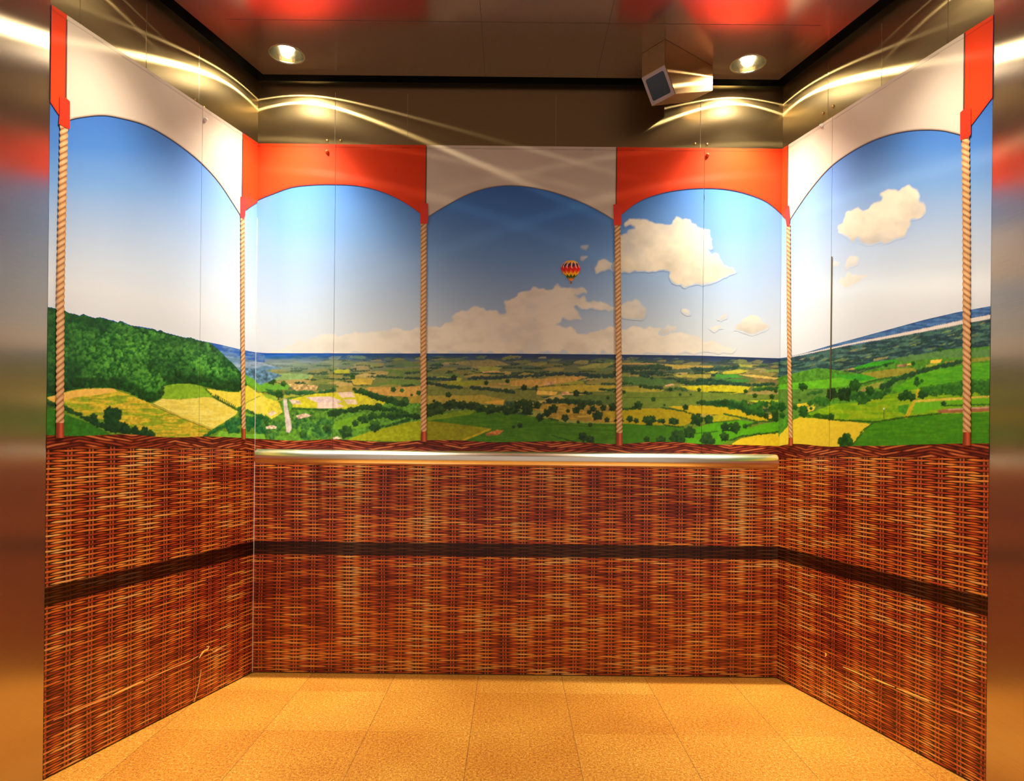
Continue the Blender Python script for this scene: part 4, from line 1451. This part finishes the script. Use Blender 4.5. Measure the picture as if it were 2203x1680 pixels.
# pale bead in the back left corner
bm = bmesh.new()
z0_, z1_ = 0.004, WB.inv(553, 470)[1]
add_box(bm, (.0015, z0_, BT + .0005), (.0040, z1_, BT + .004), WB.M())
obj('trim_1', bm, M_TRIM, None, kind='structure')

# front returns (steel jambs) nearer the camera than the mural
YF = 1.30
bm = bmesh.new()
add_box(bm, (xln - .06, YF, 0), (xln + .004, NEAR - .001, ZC + .02))
jl = obj('wall_front_left', bm, M_JAMB, None, kind='structure')
bm = bmesh.new()
add_box(bm, (xrn - .004, YF, 0), (xrn + .06, NEAR - .001, ZC + .02))
jr = obj('wall_front_right', bm, M_JAMB, None, kind='structure')

# floor
bm = bmesh.new()
add_box(bm, (-1.5, .2, -.03), (1.5, D + .05, 0))
obj('floor', bm, M_FLOOR, None, kind='structure')

# ---- ceiling panel with holes, black shadow gap round it
def lamp_xy(px, py):
    rx, rz = ray(px, py)
    t = (ZC - EYE) / rz
    return rx * t, t


L1 = lamp_xy(617, 117)
L2 = lamp_xy(1609, 138)
L3 = (-1.0, 1.84)
L4 = (1.03, 1.84)
LAMPS = [L1, L2, L3, L4]
RH = .062
gap = .048
bm = bmesh.new()
nl = WL.n * gap
nr_ = WR.n * gap
fl = Vector((xln, NEAR, 0)) + nl
bl_ = Vector((xl, D - gap, 0)); bl_.x = (fl + (Vector((xl, D, 0)) - Vector((xln, NEAR, 0))) * ((D - gap - fl.y) / (D - NEAR))).x
fr = Vector((xrn, NEAR, 0)) + nr_
br_ = Vector((0, D - gap, 0)); br_.x = (fr + (Vector((xr, D, 0)) - Vector((xrn, NEAR, 0))) * ((D - gap - fr.y) / (D - NEAR))).x
out = [(fl.x, YF - .3), (fr.x, YF - .3), (fr.x, fr.y), (br_.x, D - gap), (bl_.x, D - gap), (fl.x, fl.y)]
loops = [[bm.verts.new((x, y, ZC)) for x, y in out]]
for lx, ly in LAMPS:
    loops.append([bm.verts.new((lx + RH * math.cos(a * math.pi / 20), ly + RH * math.sin(a * math.pi / 20), ZC)) for a in range(40)])
eds = []
for lp in loops:
    for i in range(len(lp)):
        eds.append(bm.edges.new((lp[i], lp[(i + 1) % len(lp)])))
bmesh.ops.triangle_fill(bm, edges=eds, use_beauty=True)
r_ = bmesh.ops.extrude_face_region(bm, geom=bm.faces[:])
bmesh.ops.translate(bm, vec=(0, 0, .018), verts=[v for v in r_['geom'] if isinstance(v, bmesh.types.BMVert)])
ceil = obj('ceiling', bm, M_CEIL, None, kind='structure')
# dark lining of the shadow gap and the void over the ceiling panel
bm = bmesh.new()
for w in (WL, WB, WR):
    add_box(bm, (-.03, ZC + .0005, -.03), (w.L + .03, ZC + .16, -.002), w.M())
add_box(bm, (-1.5, .95, ZC + .16), (1.5, D + .06, ZC + .18))
obj('trim_2', bm, M_BLACK, None, kind='structure')
# fine ceiling joints
bm = bmesh.new()
for (xa, ya), (xb, yb) in (((-.12, 1.0), (-.12, D - gap)), ((.32, 1.0), (.32, D - gap)), ((-1.0, 2.27), (1.05, 2.27))):
    if xa == xb:
        add_box(bm, (xa - .0007, ya, ZC - .0006), (xa + .0007, yb, ZC))
    else:
        add_box(bm, (xa, ya - .0007, ZC - .0006), (xb, ya + .0007, ZC))
obj('ceiling_joint', bm, plain('ceiling joint', (.16, .10, .07), .4, .6), ceil)

# ------------------------------------------------------------------ downlights
def downlight(x, y, label):
    t = empty('recessed_downlight', (x, y, ZC), label=label, cat='ceiling light', group='recessed ceiling downlights')
    bm = bmesh.new()
    add_lathe(bm, [(RH + .004, 0.0), (RH + .004, -.0016), (RH - .002, -.0022), (RH - .003, 0.0), (RH - .003, .002), (RH - .001, .002)], 48, close=True)
    smooth(obj('trim_ring', bm, M_CHROME, t))
    bm = bmesh.new()
    add_lathe(bm, [(RH - .001, -.0005), (RH - .004, .02), (RH - .010, .045), (RH - .020, .068), (RH - .034, .084), (.018, .09), (.016, .09)], 48)
    bmesh.ops.solidify(bm, geom=bm.faces[:], thickness=-.0008)
    smooth(obj('reflector', bm, M_CHROME, t))
    bm = bmesh.new()
    add_lathe(bm, [(0, .030), (.013, .032), (.021, .040), (.024, .052), (.022, .07), (.014, .088), (0, .09)], 28)
    smooth(obj('bulb', bm, M_BULB, t))
    return t


downlight(L1[0], L1[1], 'lit round recessed downlight in the dark ceiling, over the back left corner')
downlight(L2[0], L2[1], 'lit round recessed downlight in the dark ceiling, right of the steel camera housing')
downlight(L3[0], L3[1], 'lit round recessed downlight of the ceiling nearest the left front jamb')
downlight(L4[0], L4[1], 'lit round recessed downlight of the ceiling nearest the right front jamb')

WARM = (1.0, .86, .64)


def lamp(x, y, i):
    # wide beam of the can
    d = bpy.data.lights.new('downlight_beam', 'POINT')
    d.energy = LP['beam'] * (1.0 if i < 2 else .66)
    d.color = WARM
    d.shadow_soft_size = .022
    d.use_nodes = True
    nt = d.node_tree
    E.nt = nt
    em = nt.nodes['Emission']
    tc = nt.nodes.new('ShaderNodeTexCoord')
    sp = nt.nodes.new('ShaderNodeSeparateXYZ')
    nt.links.new(tc.outputs['Normal'], sp.inputs[0])
    cz = E.m('ABSOLUTE', E(sp.outputs[2]))
    th = E.m('ARCCOSINE', cz)
    down = 1.0 - E(sp.outputs[2]).step(-.05, .0)
    wide = (1.0 - th.step(math.radians(27), math.radians(49))) * .95 + (1.0 - th.step(math.radians(58), math.radians(78))) * .05
    sn = th.sin()
    f = wide * down * LP['wide'] / (sn * sn + LP['a'])
    nt.links.new(f.s, em.inputs['Strength'])
    o = bpy.data.objects.new('downlight_beam', d)
    COL.objects.link(o)
    o.location = (x, y, ZC - .028)
    # bright scallop rims thrown by the faceted reflector
    d2 = bpy.data.lights.new('downlight_rim_rays', 'POINT')
    d2.energy = LP['ring'] * (1.0 if i < 2 else .22)
    d2.color = (1.0, .84, .50)
    d2.shadow_soft_size = .0005
    d2.use_nodes = True
    nt = d2.node_tree
    E.nt = nt
    em = nt.nodes['Emission']
    tc = nt.nodes.new('ShaderNodeTexCoord')
    sp = nt.nodes.new('ShaderNodeSeparateXYZ')
    nt.links.new(tc.outputs['Normal'], sp.inputs[0])
    th = E.m('ARCCOSINE', E.m('ABSOLUTE', E(sp.outputs[2])))
    down = 1.0 - E(sp.outputs[2]).step(-.05, .0)
    tot = None
    for deg, wd_, k in LP['rings']:
        q = (th - math.radians(deg)) / math.radians(wd_)
        g = E.m('EXPONENT', (q * q) * -1.0) * k
        tot = g if tot is None else tot + g
    nt.links.new((tot * down).s, em.inputs['Strength'])
    o2 = bpy.data.objects.new('downlight_rim_rays', d2)
    COL.objects.link(o2)
    o2.location = (x, y, ZC - .006)


LP = dict(beam=13.0, wide=1.0, a=.055, c0=44, c1=66, ring=1.55, rings=[(74.5, .6, 16), (66.5, .9, 20), (70, 2.4, .8)])
for i, (x, y) in enumerate(LAMPS):
    lamp(x, y, i)

# ------------------------------------------------------------------ camera housing on the ceiling
def ceil_pt(px, py):
    rx, rz = ray(px, py)
    t = (ZC - EYE) / rz
    return Vector((rx * t, t, ZC))


A = ceil_pt(1379, 114)
B = ceil_pt(1431.5, 84.5)
Cc = ceil_pt(1534, 143)
ax = (Cc - B); LEN = ax.length; ax.normalize()
wx_ = Vector((-ax.y, ax.x, 0))
if (A - B).dot(wx_) < 0: wx_ = -wx_
WID = abs((A - B).dot(wx_))
Mh = Matrix.Identity(4)
for i in range(3):
    Mh[i][0] = ax[i]; Mh[i][1] = (0, 0, 1)[i]; Mh[i][2] = wx_[i]; Mh[i][3] = B[i]
prof = [(0, 0), (0, -.091), (.059, -.177), (LEN, -.092), (LEN, 0)]
hs_ = empty('camera_housing', (B + (Cc - B) / 2 + wx_ * WID / 2)[:], label='wedge-shaped copper-toned metal camera housing with dark window, fixed to the ceiling', cat='security camera')
inv = Matrix.Translation(-hs_.location)
bm = bmesh.new()
add_prism(bm, prof, inv @ Mh, (0, WID))
bmesh.ops.bevel(bm, geom=bm.edges[:], offset=.0012, segments=2, affect='EDGES')
obj('casing', bm, M_HOUSE, hs_)
# sloping face frame: local (s across, t down the slope)
p0 = Mh @ Vector((0, -.091, 0)); p1 = Mh @ Vector((.059, -.177, 0))
sl_ = (p1 - p0); SL = sl_.length; sl_.normalize()
nn = wx_.cross(sl_).normalized()
if nn.y > 0: nn = -nn
Mf = Matrix.Identity(4)
for i in range(3):
    Mf[i][0] = wx_[i]; Mf[i][1] = sl_[i]; Mf[i][2] = nn[i]; Mf[i][3] = p0[i]


def rrect(x0, y0, x1, y1, r, n=5):
    pts = []
    for cx, cy, a0 in ((x1 - r, y1 - r, 0), (x0 + r, y1 - r, 90), (x0 + r, y0 + r, 180), (x1 - r, y0 + r, 270)):
        for k in range(n + 1):
            a = math.radians(a0 + 90 * k / n)
            pts.append((cx + r * math.cos(a), cy + r * math.sin(a)))
    return pts


bm = bmesh.new()
outer = rrect(.001, .001, WID - .001, SL - .001, .001)
inner = rrect(.013, .013, WID - .013, SL - .013, .007)
vo = [bm.verts.new((x, y, .0022)) for x, y in outer]
vi = [bm.verts.new((x, y, .0022)) for x, y in inner]
vd = [bm.verts.new((x, y, .0004)) for x, y in inner]
ve = [bm.verts.new((x, y, 0)) for x, y in outer]
n_ = len(vo)
for k in range(n_):
    k2 = (k + 1) % n_
    bm.faces.new((vo[k], vo[k2], vi[k2], vi[k]))
    bm.faces.new((vi[k], vi[k2], vd[k2], vd[k]))
    bm.faces.new((ve[k], ve[k2], vo[k2], vo[k]))
bmesh.ops.transform(bm, matrix=inv @ Mf, verts=bm.verts)
obj('window_frame', bm, M_FRAME, hs_)
bm = bmesh.new()
add_prism(bm, inner, inv @ Mf, (.0002, .0009))
obj('window', bm, M_LENS, hs_)
for (s, d_) in ((.012, -.006), (WID - .02, -.010)):
    bm = bmesh.new()
    Ms = Matrix.Translation(Mh @ Vector((0, -.014, s)))
    R_ = Matrix.Identity(4)
    for i in range(3):
        R_[i][0] = wx_[i]; R_[i][1] = (0, 0, 1)[i]; R_[i][2] = -ax[i]
    add_lathe(bm, [(.0032, 0), (.003, .001), (0, .0018)], 14, inv @ Ms @ R_)
    smooth(obj('screw', bm, M_SCREW, hs_))

# ------------------------------------------------------------------ handrail
off_ = .075
rz_ = []
for px, py in ((551, 984.5), (1671, 991)):
    rx, rr = ray(px, py)
    t = D - off_
    rz_.append(Vector((rx * t, t, EYE + rr * t)))
zr_ = (rz_[0].z + rz_[1].z) / 2
rail = empty('handrail', ((rz_[0].x + rz_[1].x) / 2, D - off_, zr_), label='round satin steel handrail running across the back wall below the landscape', cat='handrail')
HL = (rz_[1].x - rz_[0].x) / 2
R0 = .0295
bm = bmesh.new()
add_lathe(bm, [(0, -HL), (R0 - .006, -HL), (R0 - .0015, -HL + .002), (R0, -HL + .006), (R0, HL - .006), (R0 - .0015, HL - .002), (R0 - .006, HL), (0, HL)], 64, Matrix.Rotation(math.radians(90), 4, 'Y'))
smooth(obj('tube', bm, M_RAIL, rail), 30)
for xx in (-.80, .80):
    bm = bmesh.new()
    add_lathe(bm, [(.009, -.01), (.009, off_ - BT - .012), (.024, off_ - BT - .010), (.024, off_ - BT - .0015), (0, off_ - BT - .0015)], 28, Matrix.Translation((xx, 0, -.0)) @ Matrix.Rotation(math.radians(-90), 4, 'X'))
    smooth(obj('bracket', bm, M_RAIL, rail))

# ------------------------------------------------------------------ world and view
wd = bpy.data.worlds.new('world')
SC.world = wd
wd.use_nodes = True
bgn = wd.node_tree.nodes['Background']
bgn.inputs[0].default_value = (1.0, .80, .66, 1)
bgn.inputs[1].default_value = .34

SC.view_settings.view_transform = 'Standard'
SC.view_settings.look = 'None'
SC.view_settings.gamma = 1.0
SC.view_settings.use_curve_mapping = False
SC.view_settings.exposure = 0.45
